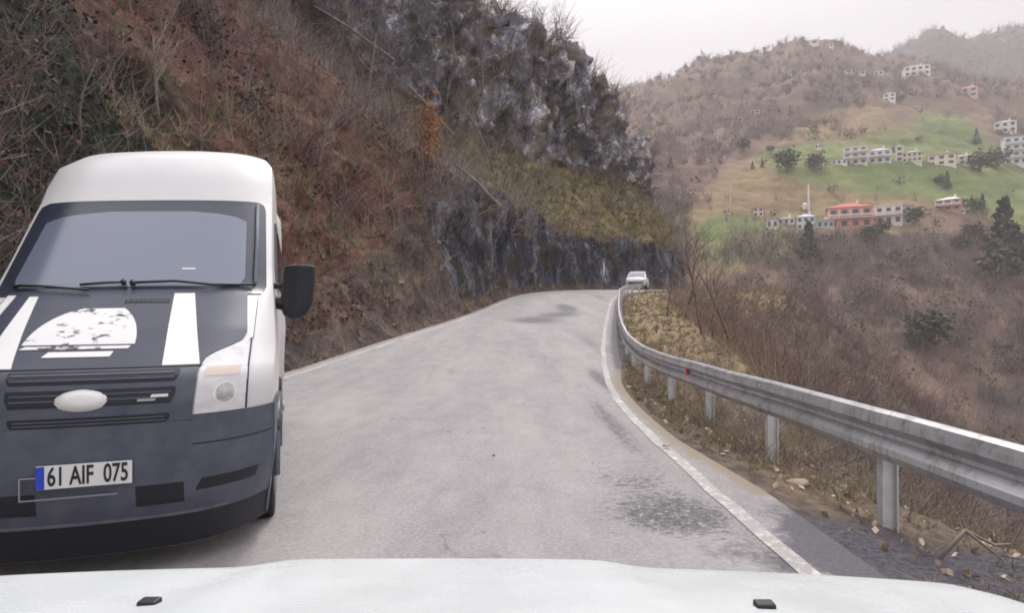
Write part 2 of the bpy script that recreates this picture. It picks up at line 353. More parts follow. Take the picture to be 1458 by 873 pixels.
rock = (1 - .3 * ramp(Y_ + 3 * nb, 44, 54)) * ramp(Y_ + 2.0 * nb, 26, 30) * (1 - ramp(Y_, 76, 86)) * ramp(T_, 1.0, 1.15) * (1 - ramp(T_ + .25 * nb, 2.0, 2.35))
rock = np.maximum(rock, ramp(Y_ + 3 * nb, 46, 54) * ramp(T_ + .12 * nb, 3.95, 4.15) * (1 - ramp(T_ + .3 * nb, 5.2, 5.6)))
rock = np.maximum(rock, .38 * ramp(T_, 4, 4.4) * ramp(Y_, 36, 48) + .25 * ramp(Y_, 30, 42) * ramp(T_, 2, 3))
grass = ramp(Y_, 38, 50) * ramp(T_, 2.0, 2.25) * (1 - ramp(T_, 3.9, 4.2)) * .95 + .35 * ramp(T_, 5.6, 6.2) + .35 * np.exp(-((Y_ - 24) / 4) ** 2 - ((T_ - 2.4) / .5) ** 2)
red = (1 - ramp(Y_, 36, 48)) * ramp(Y_, 2, 14) * ramp(T_, 1.6, 2.4) * (1 - ramp(T_, 4.2, 5.6)) * .85
dark_cover = np.clip((1 - ramp(Y_, 9, 22)) * ramp(T_, 1.6, 2.5) * 1.15 + .5 * (1 - ramp(Y_, 16, 34)) * ramp(T_, 3.2, 4.6), 0, 1)  # darkens the near end of the slope, reaching further along higher up
bigd = fbm(Pf, .16, 4) * .9; midd = fbm(Pf, .7, 4) * .30; fined = fbm(Pf, 2.6, 3, True) * .09
def worley(P, sc, seed):
    Q = P * sc; base_ = np.floor(Q); best = np.full(len(Q), 9e9); val = np.zeros(len(Q))
    for a in (-1, 0, 1):
        for b in (-1, 0, 1):
            for c_ in (-1, 0, 1):
                g_ = base_ + [a, b, c_]; h_ = np.sin(g_ @ np.array([[127.1, 269.5, 419.2], [311.7, 183.3, 371.9], [74.7, 246.1, 168.2]]) + seed) * 43758.5453; h_ = h_ - np.floor(h_)
                d_ = Q - g_ - h_; dd = (d_ ** 2).sum(1); k_ = dd < best; best[k_] = dd[k_]
                t_ = (h_[:, 0] * 2 - 1) + (d_ * (h_[:, [1, 2, 0]] * 2 - 1)).sum(1) * 1.1; val[k_] = t_[k_]
    return val
wq = Pf + np.stack([fbm(Pf, .8, 3), fbm(Pf + 30, .8, 3), fbm(Pf + 60, .8, 3)], 1) * .25
wr1 = worley(wq * [1, 1, .62] + (wq[:, [0]] + wq[:, [1]]) * [0, 0, .25], .28, 1.3); wr2 = worley(wq * [1, 1, .6], .8, 4.1)
rd = fbm(Pf * [1, 1, .7], .33, 3, True) * .6 + wr1 * .8 + wr2 * .36
terr = np.floor(rd * 3 + 3 * fbm(Pf, .3, 2)) / 3
amp = ramp(T_, 1.0, 2.0) * .75 + .04
D = amp * (bigd + midd * (1 - rock) + fined) + rock * (.75 * rd + .3 * terr) * np.clip(amp * 1.2, .0, 1) * (.75 + .9 * ramp(T_, 3, 4))
D *= 1 - .75 * (1 - ramp(T_, 0, 1.2))
HG = Pf + NN.reshape(-1, 3) * D[:, None]
mesh('hillside', HG, grid_faces(len(tt), len(sel)), M_HILL, None, True, {'rock': rock, 'grass': grass, 'red': red, 'dark_cover': dark_cover, 'pale': ramp(T_, 3, 3.8) * ramp(Y_, 44, 62)}, kind='structure', label='steep rocky hillside above the road')
HIL = HG.reshape(len(tt), len(sel), 3)

# ------------------------------------------------------------------ bank beyond the right road edge
PB = {
 -25: [(0, -.012), (.5, -.04), (.95, -.08), (1.5, -.22), (2.4, -.8), (4, -2.6), (10, -8), (22, -17), (45, -27)],
  7:  [(0, -.012), (.45, -.06), (.85, -.16), (1.4, -.26), (2.3, -.7), (4, -2.4), (10, -8), (22, -17), (45, -27)],
  12: [(0, -.012), (.25, -.05), (.6, -.10), (1.2, -.10), (2.6, -.25), (4.5, -1.8), (10, -7.5), (22, -17), (45, -27)],
  16: [(0, -.012), (.2, -.04), (.5, -.05), (1.2, .05), (3.0, .0), (4.8, -1.3), (10, -7), (22, -17), (45, -28)],
  30: [(0, -.012), (.2, -.04), (.5, -.05), (1.2, .02), (2.8, -.1), (4.6, -1.3), (10, -7), (22, -18), (45, -30)],
  48: [(0, -.012), (.2, -.04), (.6, -.1), (1.5, -.2), (3.0, -.5), (4.6, -1.6), (10, -7), (22, -18), (45, -31)],
 110: [(0, -.012), (.2, -.04), (.6, -.1), (1.5, -.2), (3.0, -.5), (4.6, -1.6), (10, -7), (22, -18), (45, -31)]}
yb = sorted(PB); cb = [3, 6, 6, 10, 24, 24, 26, 26]
tb = np.concatenate([np.linspace(j, j + 1, cb[j], endpoint=False) for j in range(8)] + [[8.]])
selb = np.arange(0, NS, 3)
WB = np.array([smooth1(np.interp(RE[:, 1], yb, [PB[y][j][0] for y in yb]), 20) for j in range(9)])[:, selb]
HB = np.array([smooth1(np.interp(RE[:, 1], yb, [PB[y][j][1] for y in yb]), 20) for j in range(9)])[:, selb]
ww = np.array([[np.interp(t, np.arange(9), WB[:, j]) for j in range(len(selb))] for t in tb])
hh = np.array([[np.interp(t, np.arange(9), HB[:, j]) for j in range(len(selb))] for t in tb])
nrs = np.stack([smooth1(NR[:, 0], 60), smooth1(NR[:, 1], 60)], 1); nrs /= np.linalg.norm(nrs, axis=1)[:, None]
e0 = (B - NR * .01)[selb]; nr0 = nrs[selb]
TB = tb[:, None] * np.ones((1, len(selb))); YB = RE[selb, 1][None, :] * np.ones_like(TB)
gb = np.stack([e0[None, :, 0] + ww * nr0[None, :, 0], e0[None, :, 1] + ww * nr0[None, :, 1], hh + zr(e0[:, 1])[None, :]], -1)
fb = gb.reshape(-1, 3)
fb[:, 2] += (fbm(fb, .8, 4) * .12 * ramp(TB, 1, 3).ravel() + fbm(fb, .12, 3) * 1.0 * ramp(TB, 4.5, 6.5).ravel() + fbm(fb, 5, 3) * .02 * ramp(TB, .3, 1.5).ravel())
bgr = (ramp(YB, 11, 15) * ramp(TB, 1.6, 2.6) * (1 - ramp(TB, 4.4, 5.2)) + .4 * ramp(TB, .0, .6)).ravel()
bas = ((1 - ramp(TB, 3.4, 4.0)) * (1 - ramp(YB, 3.9, 4.9)) * .95 + .8 * (1 - ramp(TB, .8, 1.8)) * ramp(YB, 12, 16)).ravel()  # darker ground on the near bank and along the far road edge
mesh('roadside_bank', fb, grid_faces(len(tb), len(selb)), M_BANK, None, True, {'grass': bgr, 'asphalt': bas}, kind='structure', label='grassy bank dropping from the road into the valley')
BANK = fb.reshape(len(tb), len(selb), 3)

# ------------------------------------------------------------------ valley and far hills: a height field over (x / y, y)
YC = np.array([45, 70, 110, 135, 160, 185, 210, 235, 260, 300, 345, 385, 450, 550, 700, 900, 1100, 1400, 2200.])
ZC = {  # photograph column : heights
 300:  [-28, -27, -24, -18, -8, 2, 12, 24, 36, 56, 80, 100, 132, 180, 250, 230, 220, 160, 60],
 870:  [-28, -27, -25, -18, -7, 4, 15, 26, 38, 58, 80, 98, 130, 180, 246, 220, 210, 150, 60],
 930:  [-28, -27, -25, -18, -7, 4, 15, 26, 38, 58, 80, 98, 130, 185, 258, 235, 220, 150, 60],
 1000: [-29, -28, -25, -19, -8, 3, 14, 25, 37, 55, 77, 97, 133, 192, 275, 250, 240, 160, 60],
 1080: [-29, -28, -26, -20, -9, 2, 13, 24, 35, 54, 78, 97, 134, 198, 290, 270, 260, 180, 60],
 1150: [-30, -28, -27, -21, -10, 1, 12, 23, 35, 55, 83, 100, 138, 205, 303, 280, 300, 200, 60],
 1240: [-30, -29, -28, -22, -11, 0, 10, 22, 36, 56, 84, 102, 140, 204, 286, 290, 440, 300, 60],
 1300: [-30, -30, -29, -23, -12, -1, 9, 21, 36, 56, 84, 102, 138, 200, 272, 300, 476, 320, 60],
 1380: [-31, -30, -30, -25, -14, -3, 8, 20, 35, 55, 82, 96, 135, 192, 262, 310, 486, 330, 60],
 1458: [-31, -31, -31, -27, -16, -5, 6, 18, 34, 52, 76, 95, 132, 188, 256, 320, 491, 340, 60],
 1800: [-31, -31, -31, -27, -16, -5, 6, 18, 34, 52, 80, 100, 132, 188, 256, 320, 505, 350, 60],
 3400: [-31, -31, -31, -27, -16, -5, 6, 18, 34, 52, 80, 100, 132, 188, 256, 320, 420, 350, 60]}
cols = np.array(sorted(ZC)); ZT = np.array([ZC[c] for c in cols], float)
def far_base(px, y):
    yi = np.interp(y, YC, np.arange(len(YC))); ci = np.interp(px, cols, np.arange(len(cols)))
    y0 = np.clip(yi.astype(int), 0, len(YC) - 2); c0 = np.clip(ci.astype(int), 0, len(cols) - 2); fy = yi - y0; fc = ci - c0
    fy = fy * fy * (3 - 2 * fy) * .35 + fy * .65; fc = fc * fc * (3 - 2 * fc) * .6 + fc * .4
    return (ZT[c0, y0] * (1 - fc) + ZT[c0 + 1, y0] * fc) * (1 - fy) + (ZT[c0, y0 + 1] * (1 - fc) + ZT[c0 + 1, y0 + 1] * fc) * fy
def far_z(x, y):
    x = np.asarray(x, float); y = np.asarray(y, float); px = 729 + F * x / y
    p = np.stack([x, y, 0 * x], 1)
    z = far_base(px, y); a = ramp(y, 110, 400)
    z = z + fbm(p, .018, 4) * (1.5 + 7 * a * ramp(y, 380, 520) + 2.0 * a) + fbm(p, .12, 3, True) * (.35 + 1.1 * a)
    z += 7 * ramp(y, 520, 660) * fbm(p, .03, 3) + 12 * ramp(y, 820, 950) * fbm(p, .012, 5) + 5 * ramp(y, 820, 950) * fbm(p, .07, 3)
    return z
us = np.linspace(-.48, 2.9, 720); yv = np.concatenate([np.linspace(45, 420, 260), np.geomspace(422, 2200, 170)])
UU, YY = np.meshgrid(us, yv); fx = (UU * YY).ravel(); fy_ = YY.ravel()
fz = far_z(fx, fy_); FP = np.stack([fx, fy_, fz], 1); fpx, fpy = proj(FP)
def inpoly(x, y, poly):
    r = np.zeros(len(x), bool); j = len(poly) - 1
    for i in range(len(poly)):
        xi, yi = poly[i]; xj, yj = poly[j]
        c = ((yi > y) != (yj > y)) & (x < (xj - xi) * (y - yi) / (yj - yi + 1e-12) + xi); r ^= c; j = i
    return r
# land cover as it lies on the ground (fields mapped as polygons over the far slopes)
def zone(polys):
    m = np.zeros((len(yv), len(us)))
    for q, s in polys: m = np.maximum(m, inpoly(fpx, fpy, q).reshape(m.shape) * s)
    for it in range(26):
        m[1:-1] = (m[:-2] + m[1:-1] + m[2:]) / 3; m[:, 1:-1] = (m[:, :-2] + m[:, 1:-1] + m[:, 2:]) / 3
    return m.ravel()
far_ok = (fy_ < 900)
green = zone([([(1075, 215), (1180, 200), (1400, 205), (1470, 240), (1560, 280), (1560, 345), (1440, 318), (1330, 285), (1230, 275), (1150, 262), (1100, 245)], .95),
              ([(985, 315), (1060, 305), (1130, 325), (1130, 365), (1010, 378)], .95), ([(1300, 155), (1370, 155), (1400, 190), (1310, 200)], .85), ([(1230, 180), (1420, 185), (1420, 205), (1230, 205)], .6)]) * far_ok
ochre = zone([([(1000, 260), (1090, 215), (1200, 240), (1330, 250), (1330, 330), (1000, 330)], .8), ([(1120, 150), (1250, 150), (1300, 180), (1280, 215), (1110, 200)], .75), ([(930, 300), (1060, 290), (1060, 400), (940, 400)], .7), ([(1400, 500), (1458, 500), (1500, 560), (1380, 560)], .2)])
dark = np.clip(ramp(fy_, 780, 950) * .9 + zone([([(1120, 125), (1240, 125), (1250, 150), (1100, 170)], .8), ([(1140, 330), (1700, 330), (1700, 420), (1150, 400)], .45), ([(1380, 545), (1700, 545), (1700, 640), (1370, 600)], .8)]), 0, 1)
mesh('valley_hills', FP, grid_faces(len(yv), len(us)), M_LAND, None, True, {'green': green, 'ochre': ochre, 'dark': dark}, kind='structure', label='far brown valley slopes with green fields')
v = np.array([(-2500, -1500, -34), (4500, -1500, -34), (4500, 4500, -34), (-2500, 4500, -34)], float)
mesh('ground', v, [(0, 1, 2, 3)], mottled('valley_floor', (.09, .075, .065), (.16, .13, .10), .02, .95), kind='structure', label='brown valley floor')
# river strip lies in the valley bottom
rv = []
for t in np.linspace(0, 1, 60):
    y = 112 - 8 * t + 3 * math.sin(t * 9); x = 30 + 330 * t
    hw = 9 + 2 * math.sin(t * 14)
    rv += [(x, y - hw, -26.6), (x, y + hw, -26.6)]
mesh('river', rv, [(2 * i, 2 * i + 2, 2 * i + 3, 2 * i + 1) for i in range(59)], M_WATER, kind='structure', label='dark river at the bottom of the valley')
def ground_hit(px, py, y0=60, y1=1300):
    y = np.linspace(y0, y1, 6000); x = (px - 729) / F * y; z = far_z(x, y); sy = 445 - F * (z - CAM_Z) / y
    run = np.minimum.accumulate(sy); vis = sy <= run + 1e-6
    i = np.argmax(vis & (sy <= py))
    return (float(x[i]), float(y[i]), float(z[i])) if (vis & (sy <= py)).any() else (float(x[-1]), float(y[-1]), float(z[-1]))

# ------------------------------------------------------------------ scattered undergrowth (uncountable stuff)
def unit(v): return v / (np.linalg.norm(v, axis=-1, keepdims=True) + 1e-9)
def ribbons(p0, d, L, wid, bend, segs=2):      # tapering twigs: 3-sided tubes
    n = len(p0); d = unit(d); a = unit(np.cross(d, RNG.normal(size=(n, 3)))); b = np.cross(d, a)
    pts = []
    for s in range(segs + 1):
        t = s / segs; c = p0 + d * (L * t)[:, None] + bend * (L * t * t)[:, None]
        r = (wid * (1 - .75 * t) * .5)[:, None]
        for q in range(3): pts.append(c + (a * math.cos(q * 2.094) + b * math.sin(q * 2.094)) * r)
    v = np.stack(pts, 1).reshape(-1, 3); m = 3 * (segs + 1); f = []
    for s in range(segs):
        for q in range(3): f.append([s * 3 + q, s * 3 + (q + 1) % 3, s * 3 + 3 + (q + 1) % 3, s * 3 + 3 + q])
    f = (np.arange(n)[:, None, None] * m + np.array(f)[None]).reshape(-1, 4)
    return v, f
def bushes(base, size, ntw, wid, up=(0, 0, 1), spread=.8, side=True):
    n = len(base); rep = np.repeat(np.arange(n), ntw); k = len(rep)
    u = np.asarray(up, float) if np.ndim(up) == 2 else np.tile(up, (n, 1))
    d = u[rep] + RNG.normal(size=(k, 3)) * spread * np.array([1, 1, .7]); L = size[rep] * RNG.uniform(.45, 1.1, k)
    p0 = base[rep] + RNG.normal(size=(k, 3)) * (.12 * size[rep])[:, None] * [1, 1, .3]
    bend = RNG.normal(size=(k, 3)) * .3
    v, f = ribbons(p0, d, L, wid[rep] * RNG.uniform(.6, 1.5, k), bend)
    if side:                                   # side shoots
        sp = p0 + unit(d) * (L * RNG.uniform(.3, .8, k))[:, None]; sd_ = unit(d) + RNG.normal(size=(k, 3)) * .8
        v2, f2 = ribbons(sp, sd_, L * .5, wid[rep] * .55, RNG.normal(size=(k, 3)) * .3, 1)
        f = np.concatenate([f, f2 + len(v)]); v = np.concatenate([v, v2])
    return v, f
def leaves(c, s, aspect=.6):
    n = len(c); a = unit(RNG.normal(size=(n, 3))); b = unit(np.cross(a, RNG.normal(size=(n, 3))))
    a = a * s[:, None]; b = b * (s * aspect)[:, None]
    v = np.stack([c - a - b * .3, c + a * .2 - b, c + a + b * .3, c - a * .2 + b], 1).reshape(-1, 3)
    return v, np.arange(4 * n).reshape(-1, 4)
TTf, YYf = T_, Y_
def hill_pts(n, fn):
    """random points of the hillside sheet, weighted by fn(t, station, px, py)"""
    i = RNG.integers(0, len(tt) - 1, n * 6); j = RNG.integers(0, len(sel) - 1, n * 6)
    a, b = RNG.random(n * 6)[:, None], RNG.random(n * 6)[:, None]
    P = (HIL[i, j] * (1 - a) + HIL[i + 1, j] * a) * (1 - b) + (HIL[i, j + 1] * (1 - a) + HIL[i + 1, j + 1] * a) * b
    px, py = proj(P); keep = (P[:, 1] > 3) & (px > -160) & (px < 1000) & (py > -120)
    area = np.linalg.norm(HIL[i + 1, j] - HIL[i, j], axis=1) * np.linalg.norm(HIL[i, j + 1] - HIL[i, j], axis=1)
    dens = area / P[:, 1] ** 1.6; dens = dens / np.percentile(dens[keep], 92)
    wgt = np.clip(dens, 0, 1) * np.clip(fn(tt[i], LE[sel[j], 1], px, py), 0, 1)
    k = keep & (RNG.random(n * 6) < wgt); P, nn_ = P[k][:n], NN[i, j][k][:n]
    return P, nn_
up_mix = lambda nn_: unit(nn_ * .5 + np.array([0, 0, 1.0]))
def sz(P, a, b): return RNG.uniform(a, b, len(P))
def tw(P, k=1): return (.010 + .0011 * P[:, 1]) * k     # twigs thicken into branches on the bigger far bushes
def clump(s, t, k, off=0): return np.clip(.5 + 1.3 * fbm(np.stack([s + off, t * 6, 0 * t], 1), k, 3), 0, 1)
P, q = hill_pts(3600, lambda t, s, x, y: (t > 1.5) * (1 - .8 * ((s > 44) & (t < 4.1))) * (1 - .85 * ((s > 43) & (t > 3.9) & (t < 5.3))) * clump(s, t, .13))
v, f = bushes(P, sz(P, .4, 1.5) * (1 + .02 * P[:, 1]), 9, tw(P), up_mix(q), .75)
mesh('hillside_brush', v, f, M_TWIG, label='bare brown brush covering the steep hillside', kind='stuff')
P, q = hill_pts(1500, lambda t, s, x, y: (t > 1.6) * (.3 + .7 * (s > 30)))
v, f = bushes(P, sz(P, .5, 1.6) * (1 + .02 * P[:, 1]), 7, tw(P, .8), up_mix(q), .6)
mesh('pale_brush', v, f, M_TWIGP, label='pale bare twigs between the brown brush on the hillside', kind='stuff')
P, q = hill_pts(42000, lambda t, s, x, y: (t > 1.25) * (s < 46) * (s > 9) * (t < 5.6) * np.clip(.3 + fbm(np.stack([s, t * 6, 0 * t], 1), .12, 2), 0, 1))
v, f = leaves(P + q * RNG.uniform(0, .25, len(P))[:, None], (.02 + .0022 * P[:, 1]) * RNG.uniform(.6, 1.8, len(P)))
mesh('dead_bracken', v, f, M_BRACK, label='red brown dead bracken on the hillside', kind='stuff')
P, q = hill_pts(9000, lambda t, s, x, y: ((s > 44) & (t > 2) & (t < 4.1)) * 1.0 + .25 * (t > 5.5) * (s > 44) + .5 * ((s < 30) & (s > 14) & (t < 3) & (t > 1.3)) + .3 * (t < 1.3))
v, f = bushes(P, sz(P, .15, .5) * (1 + .006 * P[:, 1]), 9, tw(P, .9), up_mix(q), .5, False)
hm = RNG.random(len(f) // (9 * 6) if len(f) else 1)
mesh('hillside_grass', v, f, M_DRY, label='dry ochre grass on the hillside', kind='stuff')
P, q = hill_pts(5000, lambda t, s, x, y: ((s > 44) & (t > 2) & (t < 4.1)) * 1.0 + .25 * ((s < 34) & (t > 1.5)))
v, f = bushes(P, sz(P, .2, .6) * (1 + .006 * P[:, 1]), 8, tw(P, 1.2), up_mix(q), .6, False)
mesh('hillside_moss', v, f, M_MOSS, label='green moss and grass on the hillside', kind='stuff')
P, q = hill_pts(60000, lambda t, s, x, y: (s < 22) * (t > 1.7) * np.clip(1.5 - x / 330., .02, 1) * np.clip(.45 + fbm(np.stack([s, t * 5, 0 * t], 1), .25, 2), 0, 1))  # dark leaves, denser towards the left of the view
v, f = leaves(P + q * (RNG.random(len(P)) ** 2 * 1.1)[:, None], (.022 + .0022 * P[:, 1]) * RNG.uniform(.6, 1.6, len(P)))
mesh('dark_cover', v, f, M_DKLEAF, label='dark leafy scrub on the hillside above the van', kind='stuff')
# loose rocks on the cut
P, q = hill_pts(260, lambda t, s, x, y: (t > .3) * (t < 2) * .5 + .05)
ico = bmesh.new(); bmesh.ops.create_icosphere(ico, subdivisions=2, radius=1); iv = np.array([tuple(a.co) for a in ico.verts]); ifc = np.array([[a.index for a in g.verts] for g in ico.faces]); ico.free()
vs, fs = [], []
for p in P:
    s = (.035 + .002 * p[1]) * random.uniform(.5, 2.0); rr = iv * (1 + .35 * vnoise(iv * 1.4 + p)[:, None]) * np.array([random.uniform(.7, 1.3), random.uniform(.7, 1.3), random.uniform(.5, .9)]) * s
    fs.append(ifc + sum(map(len, vs))); vs.append(rr + p)
mesh('loose_rocks', np.concatenate(vs), np.concatenate(fs), M_ROCK, label='loose grey stones scattered along the foot of the hillside', kind='stuff')

def bank_pts(n, fn):
    i = RNG.integers(0, len(tb) - 1, n * 8); j = RNG.integers(0, len(selb) - 1, n * 8); a, b = RNG.random(n * 8)[:, None], RNG.random(n * 8)[:, None]
    P = (BANK[i, j] * (1 - a) + BANK[i + 1, j] * a) * (1 - b) + (BANK[i, j + 1] * (1 - a) + BANK[i + 1, j + 1] * a) * b
    px, py = proj(P); keep = (P[:, 1] > 1.5) & (px > 820) & (px < 1650) & (py < 900)
    area = np.linalg.norm(BANK[i + 1, j] - BANK[i, j], axis=1) * np.linalg.norm(BANK[i, j + 1] - BANK[i, j], axis=1)
    dens = area / P[:, 1] ** 1.5; dens /= np.percentile(dens[keep], 90)
    k = keep & (RNG.random(n * 8) < np.clip(dens, 0, 1) * np.clip(fn(tb[i], RE[selb[j], 1]), 0, 1))
    return P[k][:n]
ONE = np.array([0, 0, 1.])
P = bank_pts(11000, lambda t, s: (t > .05) * (t < 5.2) * np.clip(.25 + .75 * (s > 5.2) - .35 * ((t > 2.4) & (t < 4) & (s > 14)), 0, 1))
v, f = bushes(P, sz(P, .05, .2) * (1 + .02 * P[:, 1]), 8, .003 + .0006 * P[:, 1], spread=.7, side=False)
mesh('verge_grass', v, f, M_DRY, label='dry grass tufts on the verge around the crash barrier posts', kind='stuff')
P = bank_pts(1500, lambda t, s: (t > 1.3) * (t < 4) * (s > 5))
v, f = bushes(P, sz(P, .05, .16) * (1 + .02 * P[:, 1]), 8, .004 + .0006 * P[:, 1], spread=.8, side=False)
mesh('verge_moss', v, f, M_MOSS, label='green weeds on the verge below the crash barrier', kind='stuff')
P = bank_pts(6500, lambda t, s: (t > .1) * (t < 3.8) * (s < 20) * 1.)
v, f = leaves(P + ONE * .02, (.014 + .0016 * P[:, 1]) * RNG.uniform(.5, 1.9, len(P)), .7)
mesh('fallen_leaves', v, f, M_LEAF, label='pale fallen leaves on the verge under the crash barrier', kind='stuff')
P = bank_pts(1700, lambda t, s: (t > 4.3) * 1.0 * (s > 6) + .0)
v, f = bushes(P, sz(P, .7, 1.9) * np.clip(.5 + P[:, 1] * .03, .6, 1.6), 12, .008 + .0006 * P[:, 1], spread=.65)
mesh('bank_brush', v, f, M_TWIG, label='bare brown brush on the bank dropping to the valley', kind='stuff')
P = bank_pts(700, lambda t, s: ((t > 4.0) & (s > 12)) * 1.0 + ((t > 2.5) & (s > 42)) * 1.)
v, f = bushes(P, sz(P, .9, 2.1), 10, .009 + .0006 * P[:, 1], spread=.6)
mesh('orange_brush', v, f, M_TWIGO, label='orange brown bare shoots at the edge of the grassy shelf', kind='stuff')

P = bank_pts(900, lambda t, s: ((t > 1.6) & (t < 4.5) & (s > 5) & (s < 17)) * 1.)
v, f = bushes(P, sz(P, .25, .6), 12, .006 + .0004 * P[:, 1], spread=1.1)
mesh('verge_brush', v, f, M_TWIGP, label='tangles of pale dead stalks around the crash barrier posts', kind='stuff')
P = bank_pts(500, lambda t, s: ((t > 1.4) & (t < 4) & (s > 6) & (s < 16)) * 1.)
v, f = bushes(P, sz(P, .2, .5), 12, .006 + .0004 * P[:, 1], spread=1.0)
mesh('dark_stalks', v, f, M_TWIG, label='tangles of dark dead stalks under the crash barrier', kind='stuff')
# bare woods on the opposite slope and far hills
n = 15000
yy = np.concatenate([RNG.uniform(95, 300, n // 2), RNG.uniform(300, 720, n // 3), RNG.uniform(950, 1130, n // 2 - n // 3)]); px = RNG.uniform(840, 1640, n)
xx = (px - 729) / F * yy; zz = far_z(xx, yy); P = np.stack([xx, yy, zz], 1); ppx, ppy = proj(P)
openf = inpoly(ppx, ppy, [(1060, 200), (1458, 195), (1600, 300), (1600, 335), (1340, 335), (1060, 330), (980, 378), (980, 300)])
openf |= inpoly(ppx, ppy, [(1230, 140), (1420, 140), (1420, 205), (1230, 205)])
river = (abs(yy - 110) < 14) & (xx > 30)
dens = np.clip(.75 + fbm(P, .02, 3) * .5, 0, 1)
k = (~river) & (RNG.random(n) < np.where(openf, .02, dens)); P = P[k]
hgt = RNG.uniform(3.5, 7.5, len(P)) * np.where(P[:, 1] > 300, 1.2, 1) * np.where(P[:, 1] > 900, 1.6, 1)
v, f = bushes(P - ONE * .3, hgt, 9, .03 + .0006 * P[:, 1], spread=.35)
mesh('far_bare_woods', v, f, M_FARW, label='bare brown woods covering the far valley slopes', kind='stuff')
P2 = P[RNG.random(len(P)) < .16]
k = len(P2); rep = np.repeat(np.arange(k), 26)
c = P2[rep] + RNG.normal(size=(len(rep), 3)) * [1.3, 1.3, 1.1] + ONE * 2.2
v, f = leaves(c, RNG.uniform(.25, .7, len(c)) * (.6 + P2[rep][:, 1] / 500), .7)
mesh('far_scrub', v, f, mottled('far_scrub', (.07, .07, .05), (.15, .125, .085), .03, .95), label='dull green scrub among the bare woods across the valley', kind='stuff')
# ------------------------------------------------------------------ crash barrier
off = np.interp(RE[:, 1], [-25, 9, 12, 14, 17, 22, 30, 60], [1.09, 1.02, .74, .62, .55, .5, .48, .5])
RL = RE + NR * smooth1(off, 14)[:, None]
rail_len = np.r_[0, np.cumsum(np.linalg.norm(np.diff(RL, axis=0), axis=1))]
def bank_z(x, y):
    d = (BANK[:, :, 0] - x) ** 2 + (BANK[:, :, 1] - y) ** 2; i = np.unravel_index(np.argmin(d), d.shape); return float(BANK[i][2])
iA = int(np.argmax(RL[:, 1] > -3.0)); iB = int(np.argmax(RL[:, 1] > 47)); ii = np.arange(iA, iB, 2)
rail = empty('crash_barrier', (float(RL[iA, 0]), float(RL[iA, 1]), 0), label='long galvanised steel crash barrier along the valley side of the road', category='crash barrier') if False else None
rail = empty('crash_barrier', (float(RL[iA, 0]), float(RL[iA, 1]), 0), label='long galvanised steel crash barrier along the valley side of the road', cat='crash barrier')
ro = np.array([RL[iA, 0], RL[iA, 1], 0])
# W profile, (towards the road, height); face is on the road side
prof = [(-.012, .665), (.02, .668), (.045, .65), (.062, .615), (.062, .575), (.03, .545), (.006, .52), (.006, .495), (.03, .47), (.062, .44), (.062, .40), (.045, .365), (.02, .348), (-.012, .351)]
prof = [(a, .51 + (b - .51) * 1.09 + .006) for a, b in prof]
prof2 = [(a - .006, b) for a, b in prof[::-1]]
full = prof + prof2
zrail = zr(RL[:, 1]) + .03 * np.clip((12 - RL[:, 1]) / 6, 0, 1) + smooth1(.012 * vnoise(np.stack([S_L * .7, S_L * 0, S_L * 0], 1)), 5)
wob = smooth1(.006 * vnoise(np.stack([S_L * 4.5, S_L * 0 + 4, S_L * 0], 1)), 1) + smooth1(.018 * vnoise(np.stack([S_L * .9, S_L * 0 + 4, S_L * 0], 1)), 4)
def sweep(idx, pf, closed=True):
    v = []
    for i in idx:
        for a, b in pf: v.append((RL[i, 0] - NR[i, 0] * (a + wob[i]), RL[i, 1] - NR[i, 1] * (a + wob[i]), zrail[i] + b))
    m = len(pf); f = [(r * m + j, r * m + (j + 1) % m, (r + 1) * m + (j + 1) % m, (r + 1) * m + j) for r in range(len(idx) - 1) for j in range(m)]
    f += [tuple(range(m)), tuple((len(idx) - 1) * m + j for j in range(m))[::-1]]
    return np.array(v) - ro, f
v, f = sweep(ii, full); beam = mesh('beam', v, f, M_STEEL, rail)
bm = bmesh.new(); bm.from_mesh(beam.data); bmesh.ops.recalc_face_normals(bm, faces=bm.faces); bm.to_mesh(beam.data); bm.free()
# splice plates where beams overlap, bolts
s0 = float(np.interp(4.46, RL[:, 1], rail_len))
ks = [k for k in range(-4, 30)]
for k in ks:
    s = s0 + 2 * k
    i = int(np.searchsorted(rail_len, s))
    if i <= iA + 2 or i >= iB - 2: continue
    x, y = RL[i]; nxp, nyp = NR[i]; px_, py_ = x + nxp * .07, y + nyp * .07
    zb = min(bank_z(px_, py_), zr(y)) - .35; zt = zrail[i] + .60
    b = MB(); a = math.atan2(-nxp, nyp); rz = math.atan2(nyp, nxp)
    c = (px_ - ro[0], py_ - ro[1], (zb + zt) / 2)
    b.box(c, (.10, .012, zt - zb), rz)
    t_ = np.array([-nyp, nxp])
    for s_ in (-1, 1): b.box((c[0] + nxp * .05 * s_, c[1] + nyp * .05 * s_, c[2]), (.011, .075, zt - zb + .002), rz)
    po = b.build('post', M_POST, rail)
    if 0 < y < 16:
        g = MB()
        for hz in (.615, .42):
            g = MB(); g.disc((x - ro[0] - nxp * (.066 + wob[i]), y - ro[1] - nyp * (.066 + wob[i]), zrail[i] + hz), (-nxp, -nyp, 0), .013, .012, 8); g.build('bolt', M_STEEL, po)
